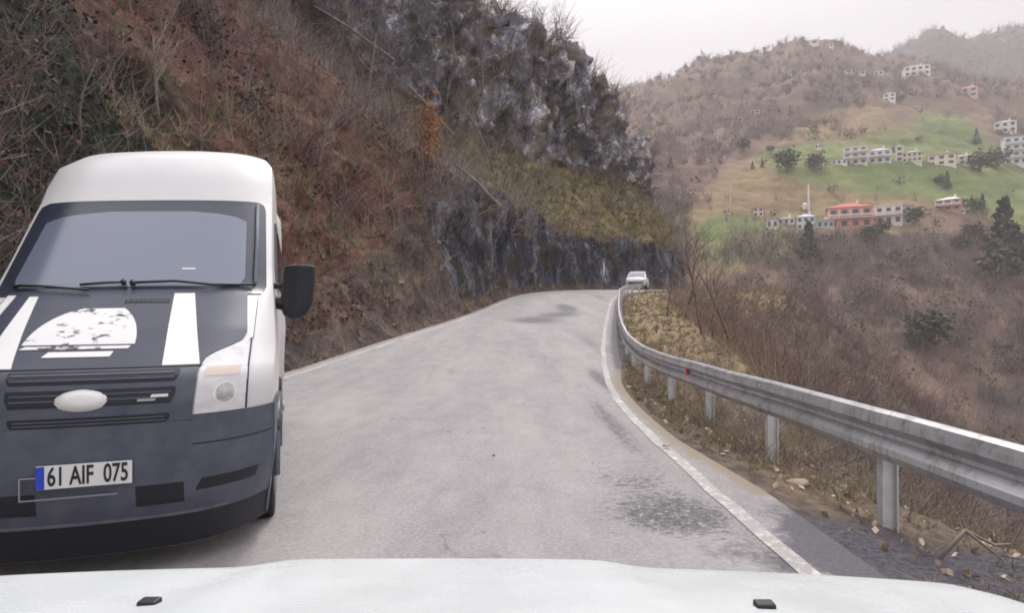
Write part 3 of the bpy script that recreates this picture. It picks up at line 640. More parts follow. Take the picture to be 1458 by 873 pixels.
for k in range(-1, 12):
    i = int(np.searchsorted(rail_len, s0 + .0 + 4 * k)) 
    if i > iA + 5 and i < iB - 5:
        pf = [(a + .005, b) for a, b in prof[1:-1]] + [(a - .002, b) for a, b in prof[1:-1][::-1]]
        v, f = sweep(list(range(i - 2, i + 2)), pf); sp_ = mesh('splice', v, f, M_STEEL, rail)
        bm = bmesh.new(); bm.from_mesh(sp_.data); bmesh.ops.recalc_face_normals(bm, faces=bm.faces); bm.to_mesh(sp_.data); bm.free()
i = int(np.argmin(abs(F * RL[:, 0] / np.maximum(RL[:, 1], .1) + 729 - 981) + 1e5 * ((RL[:, 1] < 5) | (RL[:, 1] > 20))))
b = MB(); b.box((RL[i, 0] - NR[i, 0] * (.03 + wob[i]) - ro[0], RL[i, 1] - NR[i, 1] * (.03 + wob[i]) - ro[1], zrail[i] + .51), (.012, .12, .12), math.atan2(NR[i, 1], NR[i, 0]) )
b.box((RL[i, 0] - NR[i, 0] * (.03 + wob[i]) - ro[0], RL[i, 1] - NR[i, 1] * (.03 + wob[i]) - ro[1], zrail[i] + .51), (.03, .03, .16), math.atan2(NR[i, 1], NR[i, 0]))
b.build('reflector', M_RED, rail)

# ------------------------------------------------------------------ the oncoming van
M_WHITE = newmat('white_paint', .3); n = N(M_WHITE)
sep = n.t.nodes.new('ShaderNodeSeparateXYZ'); n.t.links.new(n.tc.outputs['Object'], sep.inputs[0])
grime = n.math('MULTIPLY', n.math('SUBTRACT', 1.15, sep.outputs[2]), n.noise(4, 7, .7), True)
n.color(n.mix(grime, n.ramp(n.noise(1.5, 5), [(.3, (.68, .68, .68)), (.7, (.78, .78, .775))]), (.33, .30, .27)))
M_NAVY = mottled('dark_blue_wrap', (.034, .040, .068), (.052, .060, .092), 2, .38, 4)
M_BUMP = mottled('slate_plastic', (.055, .066, .098), (.105, .115, .145), 5, .42, 8)
M_BLACK = newmat('black_plastic', .55, 0, (.012, .013, .02))
M_TRIM = newmat('windscreen_border', .25, 0, (.03, .035, .06))
M_GLASS = newmat('tinted_windscreen', .16, 0, (.15, .175, .235), .7)
M_SIDEG = newmat('dark_side_glass', .1, 0, (.015, .018, .025), .7)
M_DECAL = newmat('white_decal', .45, 0, (.78, .78, .77))
M_LOGO = newmat('printed_decal', .45); n = N(M_LOGO)
n.color(n.ramp(n.noise(9, 6, .7, (1, 1, 2.6)), [(.0, .8), (.56, .74), (.6, .12), (.66, .05)]))
M_LENS = newmat('headlamp_lens', .08, 0, (.62, .62, .64), .7); n = N(M_LENS)
n.color(n.ramp(n.noise(7, 4, .6, (1, 1, 3)), [(.3, (.56, .56, .57)), (.5, (.68, .68, .70)), (.7, (.76, .76, .76))]))
M_RUB = mottled('tyre_rubber', (.012, .012, .013), (.03, .03, .03), 8, .85)
M_RIM = newmat('rim_steel', .35, .7, (.35, .35, .37))
M_CHROME = newmat('pale_emblem', .35, .1, (.72, .72, .68))
M_PLATE = newmat('plate_white', .4, 0, (.74, .74, .74)); M_PBLUE = newmat('plate_blue', .4, 0, (.02, .06, .5)); M_INK = newmat('plate_black', .5, 0, (.015, .015, .02))
PSI, ROLL = .335, -.004
van = empty('van', (-2.077, 3.09, 0), label='oncoming white and dark blue high roof van with white bonnet stripes', cat='van')
van.rotation_euler = (0, ROLL, PSI)
FZ = [.16, .36, .45, .6, .95, 1.07, 1.115, 1.3, 1.5, 1.53, 2.15, 2.19, 2.32, 2.50, 2.60, 2.645, 2.68]
FB = [.14, .07, .03, .0, .0, .03, .09, .33, .62, .665, 1.28, 1.31, 1.37, 1.50, 1.68, 1.85, 2.3]
WZ = [.16, .6, 1.2, 1.5, 1.6, 2.15, 2.42, 2.54, 2.62, 2.68]; WW_ = [.79, .838, .84, .81, .79, .755, .742, .725, .66, .36]
KZ = [.16, 1.2, 1.5, 2.15, 2.68]; KK = [.44, .36, .22, .20, .35]
def fr(u, z):
    wv = np.interp(z, WZ, WW_); q = min(abs(u) / wv, 1.0)
    return float(np.interp(z, FZ, FB) + np.interp(z, KZ, KK) * (.75 * q ** 5 + .25 * q ** 2))
def vp(u, z, o=0):
    e = .01; fu = (fr(u + e, z) - fr(u - e, z)) / 2 / e; fz_ = (fr(u, z + e) - fr(u, z - e)) / 2 / e
    nn = Vector((fu, -1, fz_)).normalized(); return (u + nn.x * o, fr(u, z) + nn.y * o, z + nn.z * o)
zl = sorted(set(FZ + [.8, 1.2, 1.25, 1.4, 1.7, 1.85, 2.0, 2.08]))
v = []; nf = 45
for z in zl:
    wv = float(np.interp(z, WZ, WW_)); u_ = [wv * math.sin(math.pi / 2 * q) if abs(q) > .0 else 0 for q in np.linspace(-1, 1, nf)]
    ring = [(u, fr(u, z), z) for u in u_]; b0 = fr(wv, z)
    for b in np.linspace(b0 + .12, 4.95, 22): ring.append((wv + .02 * (1 - math.exp(-(b - b0) * 3)) - .06 * (b - b0) / 4.5, b, z))
    for q in np.linspace(.15, math.pi / 2, 5): ring.append((wv - .13 + .15 * math.cos(q), 4.95 + .15 * math.sin(q), z))
    ring += [(-x, y, zz) for x, y, zz in ring[nf:][::-1]]
    v += ring
m = len(ring)
f = [(r * m + j, r * m + (j + 1) % m, (r + 1) * m + (j + 1) % m, (r + 1) * m + j) for r in range(len(zl) - 1) for j in range(m)]
f += [tuple(range(m))[::-1], tuple((len(zl) - 1) * m + j for j in range(m))]
mesh('body', v, f, M_WHITE, van, True)
def patch(name, rows, mt, o=.006, parent=None, nu=24, nz=14, skirt=True):
    """rows = [(z, u_left, u_right)...] along the front surface"""
    zs = [r_[0] for r_ in rows]; zz = np.linspace(zs[0], zs[-1], nz); vv = []
    for z in zz:
        a, b = np.interp(z, zs, [r_[1] for r_ in rows]), np.interp(z, zs, [r_[2] for r_ in rows])
        vv.append([vp(a + (b - a) * t, z, o) for t in np.linspace(0, 1, nu)])
    back = []
    for z in zz:
        a, b = np.interp(z, zs, [r_[1] for r_ in rows]), np.interp(z, zs, [r_[2] for r_ in rows])
        back.append([vp(a + (b - a) * t, z, -.012) for t in np.linspace(0, 1, nu)])
    V = [p for r_ in vv for p in r_]; Fs = [tuple(q) for q in grid_faces(nz, nu)]; nn = len(V); V += [p for r_ in back for p in r_]
    bd = [j for j in range(nu)] + [i * nu + nu - 1 for i in range(1, nz)] + [(nz - 1) * nu + j for j in range(nu - 2, -1, -1)] + [i * nu for i in range(nz - 2, 0, -1)]
    m0 = len(V); V += [V[j] for j in bd]; nf_ = len(Fs)
    for q in range(len(bd)): a, b = bd[q], bd[(q + 1) % len(bd)]; Fs.append((m0 + (q + 1) % len(bd), m0 + q, a + nn, b + nn))
    o_ = mesh(name, V, Fs, mt, parent or van, False)
    o_.data.polygons.foreach_set('use_smooth', [i < nf_ for i in range(len(Fs))]); return o_
hood = patch('bonnet', [(1.112, -.475, .475), (1.16, -.50, .50), (1.235, -.66, .66), (1.27, -.68, .68), (1.525, -.655, .655)], M_NAVY, .008, nz=24)
patch('stripe', [(1.116, .30, .472), (1.50, .262, .37)], M_DECAL, .0115, hood)
patch('stripe', [(1.116, -.472, -.33), (1.50, -.385, -.31)], M_DECAL, .0115, hood) if False else None
patch('stripe', [(1.116, -.49, -.352), (1.49, -.515, -.465)], M_DECAL, .0115, hood)
patch('stripe', [(1.24, -.655, -.60), (1.50, -.65, -.60)], M_DECAL, .0115, hood)
z_ = np.linspace(1.225, 1.415, 12)
patch('printed_emblem', [(zz, -.12 - .25 * math.sqrt(max(.02, 1 - ((zz - 1.225) / .195) ** 2)), -.12 + .265 * math.sqrt(max(.02, 1 - ((zz - 1.225) / .235) ** 2))) for zz in z_], M_LOGO, .0115, hood)
patch('printed_emblem', [(1.203, -.37, .12), (1.217, -.35, .13)], M_LOGO, .0115, hood, nz=3)
patch('printed_emblem', [(1.165, -.25, .05), (1.19, -.23, .06)], M_DECAL, .0115, hood, nz=3)
g = MB()
for q in range(13):
    u = .02 + q * .018; a, b, c, d = vp(u, 1.447, .0125), vp(u + .011, 1.447, .0125), vp(u + .013, 1.447 + .018 + .006 * (q % 3), .0125), vp(u + .003, 1.447 + .016 + .006 * ((q + 1) % 3), .0125)
    g.add([a, b, c, d], [(0, 1, 2, 3)])
g.build('faint_script', M_INK, hood)
fp = patch('grille_surround', [(.845, -.455, .455), (1.106, -.472, .472)], M_BUMP, .010)
for zz0, zz1, a in ((1.045, 1.098, .37), (.94, 1.018, .36), (.838, .888, .34)):
    gr = patch('grille_slot', [(zz0, .018 - a + .02, .018 + a - .02), ((zz0 + zz1) / 2, .018 - a, .018 + a), (zz1, .018 - a, .018 + a)], M_BLACK, .0125, fp)
    for q in (.36, .7): patch('slat', [(zz0 + (zz1 - zz0) * q - .003, .018 - a + .02, .018 + a - .02), (zz0 + (zz1 - zz0) * q + .003, .018 - a + .02, .018 + a - .02)], M_BUMP, .0155, gr, nz=2)
def ell(name, u, z, ru, rz_, o, d, mt, parent):
    vv = [vp(u, z, o + d)]; fs = []
    K = 28
    for rr, oo in ((.5, .9), (.8, .65), (1, 0)):
        for j in range(K): a = 2 * math.pi * j / K; vv.append(vp(u + ru * rr * math.cos(a), z + rz_ * rr * math.sin(a), o + d * oo))
    fs += [(0, 1 + (j + 1) % K, 1 + j) for j in range(K)]
    for r_ in range(2): fs += [(1 + r_ * K + j, 1 + r_ * K + (j + 1) % K, 1 + (r_ + 1) * K + (j + 1) % K, 1 + (r_ + 1) * K + j) for j in range(K)]
    return mesh(name, vv, fs, mt, parent, True)
e = ell('emblem', -.025, .968, .115, .052, .010, .022, M_CHROME, fp)
ell('emblem_centre', -.020, .969, .088, .036, .026, .012, M_DECAL, e)
patch('badge', [(.968, .27, .345), (.982, .275, .348)], M_CHROME, .018, fp, nz=2)
patch('badge', [(.952, .215, .29), (.962, .215, .295)], M_RIM, .018, fp, nz=2)
bp = patch('bumper', [(.345, -.80, .80), (.45, -.822, .822), (.6, -.836, .836), (.80, -.838, .838), (.842, -.838, .838)], M_BUMP, .014, nu=50, nz=20)
patch('bumper_step', [(.842, -.838, -.458), (.868, -.838, -.46)], M_BUMP, .013); patch('bumper_step', [(.842, .458, .838), (.868, .46, .838)], M_BUMP, .013)
for s in (-1, 1):
    a, b = sorted((s * .21, s * .42)); patch('air_intake', [(.425, a, b), (.53, a, b)], M_BLACK, .0165, bp)
    a, b = sorted((s * .47, s * .74)); c, d = sorted((s * .5, s * .76)); patch('fog_recess', [(.475, a, b), (.535, c, d)], M_BLACK, .0165, bp)
    a, b = sorted((s * .46, s * .83)); patch('bumper_groove', [(.715, a, b), (.721, a, b)], M_BLACK, .0158, bp, nz=2)
    hl = patch('headlamp', [(.872, *sorted((s * .462, s * .695))), (1.10, *sorted((s * .478, s * .70))), (1.155, *sorted((s * .50, s * .70))), (1.225, *sorted((s * .66, s * .70)))], M_LENS, .012)
    ell('reflector_ring', s * .60, .97, .056, .062, .0128, .002, M_CHROME, hl); ell('reflector_bowl', s * .60, .97, .045, .05, .0135, .004, mottled('bowl_silver', (.30, .29, .28), (.62, .61, .6), 14, .25, 4), hl)
    patch('indicator', [(1.06, *sorted((s * .50, s * .66))), (1.10, *sorted((s * .51, s * .67)))], newmat('amber_lens', .2, 0, (.62, .52, .46)), .0145, hl, nz=3)
    patch('lamp_divider', [(.872, *sorted((s * .695, s * .703))), (1.24, *sorted((s * .70, s * .708)))], M_TRIM, .0145, hl, nz=6)
patch('valance_shade', [(.165, -.785, .785), (.30, -.80, .80), (.343, -.80, .80)], M_BLACK, .006, nz=8)  # black skirt, carried lower to put the shade under the bumper into its colour
patch('lower_lip', [(.352, -.60, .60), (.366, -.62, .62)], mottled('worn_grey', (.1, .1, .13), (.2, .2, .23), 5), .019, bp, nz=2)
ws = patch('windscreen_frame', [(1.50, -.74, .735), (1.535, -.76, .76), (2.10, -.72, .715), (2.145, -.71, .70), (2.165, -.66, .66)], M_TRIM, .0075, nz=30, nu=36)
patch('windscreen', [(1.545, -.63, .60), (1.60, -.655, .63), (2.0, -.615, .60), (2.045, -.50, .50), (2.07, -.25, .25)], M_GLASS, .0115, ws, nz=30, nu=36)
patch('sticker', [(1.652, .27, .345), (1.66, .27, .345)], M_DECAL, .013, ws, nz=2)
patch('panel_gap', [(1.108, -.49, .49), (1.1125, -.49, .49)], M_BLACK, .0125, nz=2)
for s in (-1, 1): patch('panel_gap', [(1.24, *sorted((s * .716, s * .719))), (1.48, *sorted((s * .72, s * .723)))], M_BLACK, .002, nz=4)
b = MB(); b.tube([vp(.69, 1.56, .016), vp(.675, 1.85, .016), vp(.655, 2.14, .016)], [.012, .012, .01], 6); b.build('pillar_trim', mottled('grey_trim', (.16, .18, .22), (.25, .27, .3), 3), van, True)
def wiper(a, pts):
    w_ = MB(); P_ = [vp(u, z, o) for u, z, o in pts]; w_.tube(P_, .0075, 6); w_.disc(vp(*a), (0, -1, 1), .016, .02, 10)
    blade = MB(); Q = [vp(u, z, .02) for u, z, o in pts[1:]]; 
    o_ = w_.build('wiper', M_BLACK, van, True); return o_
wiper((.03, 1.555, .03), [(.03, 1.555, .03), (.25, 1.56, .035), (.45, 1.54, .03), (.68, 1.545, .025)])
wiper((-.02, 1.56, .03), [(-.02, 1.56, .03), (-.12, 1.555, .032), (-.26, 1.55, .025)])
wiper((-.62, 1.55, .03), [(-.62, 1.55, .03), (-.45, 1.535, .035), (-.2, 1.51, .03)])
for s in (-1, 1):       # mirrors
    b = MB(); b.tube([(s * .79, .98, 1.46), (s * .87, .96, 1.44)], .04, 8); b.tube([(s * .79, 1.0, 1.56), (s * .87, .97, 1.56)], .02, 8)
    b.build('mirror_arm', M_BLACK, van)
    b = MB(); vv = []
    for zz, w0, w1 in ((1.345, .90, .985), (1.37, .87, 1.03), (1.43, .85, 1.065), (1.62, .85, 1.075), (1.68, .855, 1.07), (1.69, .875, 1.05)):
        vv.append([(s * w0, .99, zz), (s * (w0 + .015), .92, zz), (s * ((w0 + w1) / 2), .89, zz), (s * (w1 - .015), .92, zz), (s * w1, .99, zz), (s * (w0 + w1) / 2, 1.0, zz)])
    V = [p for r_ in vv for p in r_]; Fs = [(i * 6 + j, i * 6 + (j + 1) % 6, (i + 1) * 6 + (j + 1) % 6, (i + 1) * 6 + j) for i in range(5) for j in range(6)] + [tuple(range(6)), tuple(range(30, 36))]
    b.add(V, Fs); mr = b.build('mirror', M_BLACK, van, bevel=.008)
    # side glass, door line, sill
    b = MB()
    def sidep(bb, zz): return (s * (float(np.interp(zz, WZ, WW_)) + .024), bb, zz)
    pts = [(1.28, 1.56), (2.15, 1.56), (2.15, 2.06), (1.72, 2.06)]; V = [sidep(*p) for p in pts]; V2 = [(x - s * .03, y, z) for x, y, z in V]
    b.add(V + V2, [(0, 1, 2, 3), (4, 5, 6, 7), (0, 1, 5, 4), (1, 2, 6, 5), (2, 3, 7, 6), (3, 0, 4, 7)]); b.build('side_window', M_SIDEG, van)
    for p0, p1 in ((2.35, 3.4), (3.5, 4.8)):
        b = MB(); V = [sidep(*p) for p in ((p0, 1.56), (p1, 1.56), (p1, 2.06), (p0, 2.06))]; V2 = [(x - s * .03, y, z) for x, y, z in V]
        b.add(V + V2, [(0, 1, 2, 3), (4, 5, 6, 7), (0, 1, 5, 4), (1, 2, 6, 5), (2, 3, 7, 6), (3, 0, 4, 7)]); b.build('side_window', M_SIDEG, van)
    b = MB(); b.box((s * .825, 2.75, .42), (.04, 2.7, .22)); b.build('sill_trim', M_BUMP, van, bevel=.004)
    b = MB(); V = []
    for zz in np.linspace(.165, .868, 10):
        wv = float(np.interp(zz, WZ, WW_)); b0 = fr(wv, zz); be = 1.08 - math.sqrt(max(.02, .40 ** 2 - max(0, zz - .34) ** 2)) if zz < .73 else 1.08 - max(0.02, .4 * math.sqrt(max(0, 1 - ((zz - .34) / .4) ** 2)))
        for q in np.linspace(0, 1, 8): bb_ = b0 - .012 + (min(be, .98) - b0) * q; V.append((s * (wv + .012 + .02 * (1 - math.exp(-max(0, bb_ - b0) * 3))), bb_, zz))
    mesh('bumper_side', V, grid_faces(10, 8), M_BUMP, van).modifiers.new('thick', 'SOLIDIFY').thickness = .012
    b = MB(); b.tube([(s * .852, .62 + .46 * (1 - math.cos(q)), .38 + .42 * math.sin(q)) for q in np.linspace(0, math.pi, 16)], .03, 6); b.build('arch_trim', M_BUMP, van)
    for bb in (1.08, 4.1):
        zc = .335 - s * .8 * .010
        b = MB(); b.disc((s * .735, bb, zc), (1, 0, 0), .335, .21, 28); wh = b.build('wheel', M_RUB, van, bevel=.03)
        b = MB(); b.disc((s * .842, bb, zc), (s, 0, 0), .20, .02, 20, .17); b.disc((s * .854, bb, zc), (s, 0, 0), .07, .03, 12, .05); b.build('rim', M_RIM, wh)
b = MB(); b.box((0, 2.8, .26), (1.4, 4.2, .12)); b.build('underbody', M_BLACK, van)
# number plate and its frame
def lettering(txt, size, w_, mt, parent, name='lettering', depth=.0015):
    cu = bpy.data.curves.new('t', 'FONT'); cu.body = txt; cu.size = size; cu.extrude = depth; cu.align_x = 'CENTER'; cu.align_y = 'CENTER'; cu.offset = size * .018
    to = bpy.data.objects.new('t', cu); COL.objects.link(to); dg = bpy.context.evaluated_depsgraph_get(); me = bpy.data.meshes.new_from_object(to.evaluated_get(dg))
    bpy.data.objects.remove(to); xs = [q.co.x for q in me.vertices]; k = w_ / (max(xs) - min(xs))
    me.transform(Matrix.Diagonal((k, 1, 1, 1))); me.materials.clear(); me.materials.append(mt)
    o = bpy.data.objects.new(name, me); COL.objects.link(o); o.parent = parent; return o
pl = MB().box((.004, -.024, .612), (.40, .008, .112)).build('number_plate', M_PLATE, van, bevel=.002)
MB().box((-.178, -.0295, .612), (.034, .004, .108)).build('blue_band', M_PBLUE, pl)
t = lettering('61 AIF  075', .125, .335, M_INK, pl); t.location = (.02, -.029, .611); t.rotation_euler = (R(90), 0, 0)
fr_ = MB()
for c, d in (((-.06, -.02, .508), (.40, .008, .006)), ((-.262, -.02, .56), (.006, .008, .11)), ((-.225, -.02, .613), (.075, .008, .006))): fr_.box(c, d)
fr_.build('plate_bracket', M_RIM, van)

# shear, tilt and narrow the van's meshes to fit its outline in view
def deform(o):
    for ch in o.children:
        if ch.type == 'MESH' and not ch.get('sheared'):
            ox, oz = ch.location.x, ch.location.z; lay = abs(ch.rotation_euler[0]) > 1
            if not lay:
                a = np.empty(len(ch.data.vertices) * 3, dtype=np.float32); ch.data.vertices.foreach_get('co', a); a = a.reshape(-1, 3)
                z0 = a[:, 2].copy(); a[:, 2] += .085 * a[:, 0] * np.clip((z0 - 1.2) / 1.4, 0, 1); a[:, 0] = np.where(a[:, 0] < 0, a[:, 0] * np.interp(z0, [1.15, 1.5, 2.1, 2.7], [1, .905, .95, .985]), a[:, 0]) + .040 * np.clip(z0 - .8, 0, 9); ch.data.vertices.foreach_set('co', a.ravel()); ch.data.update()
        deform(ch)
deform(van)

# ------------------------------------------------------------------ bonnet of the car the view is taken from
M_OWN = newmat('white_bonnet_paint', .22); n = N(M_OWN); n.color(n.mix(n.ramp(n.noise(60, 4, .8), [(.62, 0.), (.78, .5)]), n.ramp(n.noise(2.5, 7, .7), [(.3, (.53, .56, .57)), (.7, (.62, .65, .66))]), (.40, .40, .37))); n.t.links.new(n.ramp(n.noise(3, 6, .7), [(.3, .16), (.7, .4)]), n.b.inputs['Roughness'])
own = empty('car', (-.1, .6, 0), label='white car bonnet with two black washer jets at the bottom of the view', cat='car')
xs_ = np.linspace(-.93, .93, 61); ysq = np.linspace(-.02, .9, 56); V = []
for y in ysq:
    Yw = y + .6
    for x in xs_:
        xw = x
        z = 1.008 - .17 * (Yw - .86)
        z -= 1.5 * max(0, Yw - 1.06) ** 1.7 + 1.6 * max(0, Yw - 1.2) ** 2
        q = abs(x + .02) / .93
        rb = 1 / (1 + math.exp((abs(x + .015 ) - (.30 + .10 * (1.1 - Yw))) / .017)); z += .012 * rb
        z -= .020 * q ** 2 + .35 * max(0, q - .9) ** 1.8 * 3 + .008 * max(0, x / .93) ** 2
        z -= .10 * max(0, Yw - 1.0) * q ** 3
        V.append((x, y, z))
nxs = len(xs_); FF = grid_faces(len(ysq), nxs).tolist(); base = len(V)
bd = [j for j in range(nxs)] + [i * nxs + nxs - 1 for i in range(1, len(ysq))] + [(len(ysq) - 1) * nxs + j for j in range(nxs - 2, -1, -1)] + [i * nxs for i in range(len(ysq) - 2, 0, -1)]
V += [(V[j][0] * 1.0, V[j][1], .34) for j in bd]
for q in range(len(bd)): FF.append([bd[(q + 1) % len(bd)], bd[q], base + q, base + (q + 1) % len(bd)])
o = mesh('bonnet', V, [tuple(q) for q in FF], M_OWN, own, True)
for px_ in (215, 1087):
    Yw = .858; x = (px_ - 729) / F * Yw + .1
    j = int(np.argmin([(a[0] - x) ** 2 + (a[1] + .6 - Yw) ** 2 for a in V[:base]])); zz = V[j][2]
    b = MB(); b.box((x, Yw - .6, zz + .002), (.026, .020, .012)); jt = b.build('washer_jet', M_BLACK, own, bevel=.003)
for s in (-1, 1):
    b = MB(); b.disc((s * .80, .25, .31), (1, 0, 0), .31, .2, 24); b.build('wheel', M_RUB, own, bevel=.03)
b = MB(); b.box((0, .915, .45), (1.7, .05, .2)); b.build('bumper', M_BLACK, own, bevel=.02)

# ------------------------------------------------------------------ distant white car on the bend
fc = empty('car', (10.75, 54.2, float(zr(54.2))), R(-15), label='small distant white car with roof rack coming round the bend below the rock', cat='car')
sec = [(-2.1, .62, .45, .72), (-2.0, .80, .30, .86), (-1.2, .88, .24, .98), (-.9, .88, .24, 1.02), (1.7, .88, .24, 1.05), (2.05, .84, .3, 1.0), (2.12, .74, .42, .9)]
V = []
for y, hw, z0, z1 in sec:
    V += [(-hw, y, z0), (-hw * 1.02, y, (z0 + z1) / 2), (-hw * .95, y, z1), (0, y, z1 + .04), (hw * .95, y, z1), (hw * 1.02, y, (z0 + z1) / 2), (hw, y, z0), (0, y, z0)]
Fs = [(i * 8 + j, i * 8 + (j + 1) % 8, (i + 1) * 8 + (j + 1) % 8, (i + 1) * 8 + j) for i in range(len(sec) - 1) for j in range(8)] + [tuple(range(8)), tuple(range((len(sec) - 1) * 8, len(sec) * 8))]
b = MB(); b.add(V, Fs); b.build('body', M_WHITE, fc, bevel=.03)
sec = [(-1.05, .80, 1.0), (-.35, .70, 1.50), (0, .69, 1.54), (1.4, .68, 1.54), (1.98, .80, 1.02)]
V = []
for y, hw, z1 in sec: V += [(-.82, y, .98), (-hw, y, z1 - .03), (-hw * .9, y, z1), (hw * .9, y, z1), (hw, y, z1 - .03), (.82, y, .98)]
Fs = [(i * 6 + j, i * 6 + (j + 1) % 6, (i + 1) * 6 + (j + 1) % 6, (i + 1) * 6 + j) for i in range(4) for j in range(6)] + [tuple(range(6)), tuple(range(24, 30))]
b = MB(); b.add(V, Fs); b.build('cabin', M_WHITE, fc, bevel=.02)
b = MB(); b.add([(-.70, -1.02, 1.06), (.70, -1.02, 1.06), (.60, -.42, 1.47), (-.60, -.42, 1.47), (-.70, -.98, 1.0), (.70, -.98, 1.0), (.60, -.38, 1.4), (-.60, -.38, 1.4)], [(0, 1, 2, 3), (4, 5, 6, 7), (0, 1, 5, 4), (1, 2, 6, 5), (2, 3, 7, 6), (3, 0, 4, 7)]); b.build('windscreen', M_GLASS, fc)
for s in (-1, 1):
    for y0, y1 in ((-.55, .35), (.45, 1.5)):
        b = MB(); b.add([(s * .835, y0 - .1, 1.04), (s * .835, y1, 1.04), (s * .735, y1 - .05, 1.44), (s * .735, y0 + .25, 1.44), (s * .75, y0, 1.04), (s * .75, y1, 1.04), (s * .65, y1, 1.44), (s * .65, y0, 1.44)], [(0, 1, 2, 3), (4, 5, 6, 7), (0, 1, 5, 4), (1, 2, 6, 5), (2, 3, 7, 6), (3, 0, 4, 7)]); b.build('side_window', M_SIDEG, fc)
    b = MB(); b.box((s * .62, -2.06, .68), (.34, .08, .14)); b.build('headlight', M_LENS, fc, bevel=.01)
    for y in (-1.35, 1.35):
        b = MB(); b.disc((s * .80, y, .31), (1, 0, 0), .31, .2, 18); wh = b.build('wheel', M_RUB, fc); b = MB(); b.disc((s * .905, y, .31), (1, 0, 0), .19, .02, 14); b.build('rim', M_RIM, wh)
b = MB(); b.box((0, -2.1, .5), (1.2, .06, .2)); b.build('grille', M_BLACK, fc)
b = MB()
for s in (-1, 1): b.tube([(s * .55, -.1, 1.58), (s * .55, 1.4, 1.58)], .02, 5)
for y in (.1, .7, 1.3): b.tube([(-.6, y, 1.62), (.6, y, 1.62)], .02, 5)
b.build('roof_rack', M_RIM, fc)

# ------------------------------------------------------------------ trees one can tell apart
def tree_data(seed, h, wid, M1, M2, lean=.1, depth=4, twigs=True):
    rnd = random.Random(seed); tk, br = MB(), MB()
    def grow(p, d, L, r, lev):
        pts = [p]; rad = [r]; k = 4 if lev < 2 else 3; q = p.copy(); dd = d.copy()
        for i in range(k):
            dd = (dd + Vector((rnd.gauss(0, .13), rnd.gauss(0, .13), rnd.gauss(.03, .06)))).normalized(); q = q + dd * L / k; pts.append(q.copy()); rad.append(r * (1 - .62 * (i + 1) / k))
        (tk if lev == 0 else br).tube(pts, rad, 6 if lev == 0 else (4 if lev == 1 else 3), lev == 0)
        if lev >= depth: return
        nb_ = (7, 4, 4, 3)[lev]
        for i in range(nb_):
            t = rnd.uniform(.35, 1) if lev == 0 else rnd.uniform(.2, 1); j = min(int(t * k), k - 1); a = pts[j].lerp(pts[j + 1], t * k - j)
            s_ = Vector((rnd.gauss(0, 1), rnd.gauss(0, 1), rnd.uniform(.1, 1.0))).normalized()
            nd = (dd * .55 + s_ * (.75 if lev else wid)).normalized()
            grow(a, nd, L * rnd.uniform(.42, .62), max(rad[j] * .55, .006), lev + 1)
    grow(Vector((0, 0, -.3)), Vector((rnd.uniform(-lean, lean), rnd.uniform(-lean, lean), 1)).normalized(), h, h * .017 + .02, 0)
    return tk, br
def make_tree(seed, h, wid=.6, m1=M_BARK, m2=M_TWIG, **k):
    tk, br = tree_data(seed, h, wid, m1, m2); r_ = empty('bare_tree', (0, 0, 0))
    tk.build('trunk', m1, r_, True); mesh('crown', br.v, br.f, m2, r_); return r_
def copy_tree(o, par=None):
    c = o.copy(); COL.objects.link(c); c.parent = par
    for ch in o.children: copy_tree(ch, c)
    return c
protos = [make_tree(s, 7, wd_, M_BARK, mt) for s, wd_, mt in ((1, .6, M_TWIG), (2, .45, M_TWIG), (3, .7, M_TWIGP), (4, .4, M_TWIGP), (5, .6, M_TWIG))]
used = set()
def place(kind, loc, s, rz=0, tilt=(0, 0), **k):
    o = protos[kind] if kind not in used else copy_tree(protos[kind]); used.add(kind)
    o.location = loc; o.scale = (s, s, s); o.rotation_euler = (tilt[0], tilt[1], rz); return tag(o, **k)
HP = HIL.reshape(-1, 3); hpx, hpy = proj(HP); HOK = (HP[:, 1] > 4)
def hill_at(px, py):
    d = np.hypot(hpx - px, hpy - py) + ~HOK * 1e6; c = np.where(d < d.min() + 4)[0]; return HP[c[np.argmin(HP[c, 1])]]
for px_, py_, hpix, kd in ((775, 46, 30, 1), (792, 56, 42, 3), (806, 60, 34, 1), (895, 172, 30, 3), (903, 178, 22, 1), (735, 18, 30, 2), (760, 34, 24, 3), (862, 120, 22, 1), (697, 12, 34, 0), (836, 82, 18, 3)):
    p = hill_at(px_, py_); hm_ = hpix / F * p[1] * 1.0
    place(kd, p, hm_ / 7, random.uniform(0, 6), label='thin leafless tree standing on the rocky ridge against the sky', cat='tree', group='leafless trees on the rocky ridge')
for px_, py_, hpix, kd, ti in ((228, 170, 140, 3, 0), (345, 150, 120, 1, .2), (520, 150, 110, 0, .15), (640, 210, 100, 1, 0), (610, 250, 80, 4, -.1), (700, 240, 95, 2, 0), (560, 210, 90, 0, .1), (455, 235, 90, 2, .1), (120, 190, 120, 1, -.1), (60, 110, 100, 0, 0), (425, 110, 90, 3, .1), (690, 130, 90, 1, 0), (735, 250, 60, 3, 0), (290, 60, 80, 0, 0), (600, 70, 70, 1, 0), (650, 90, 80, 4, 0), (770, 260, 45, 2, 0), (500, 60, 80, 3, .1), (390, 190, 90, 4, 0)):
    p = hill_at(px_, py_); hm_ = min(hpix / F * p[1], 9)
    place(kd, p, hm_ / 7, random.uniform(0, 6), (0, ti), label='bare tree growing out of the brush on the steep hillside above the road', cat='tree', group='bare trees on the steep hillside')
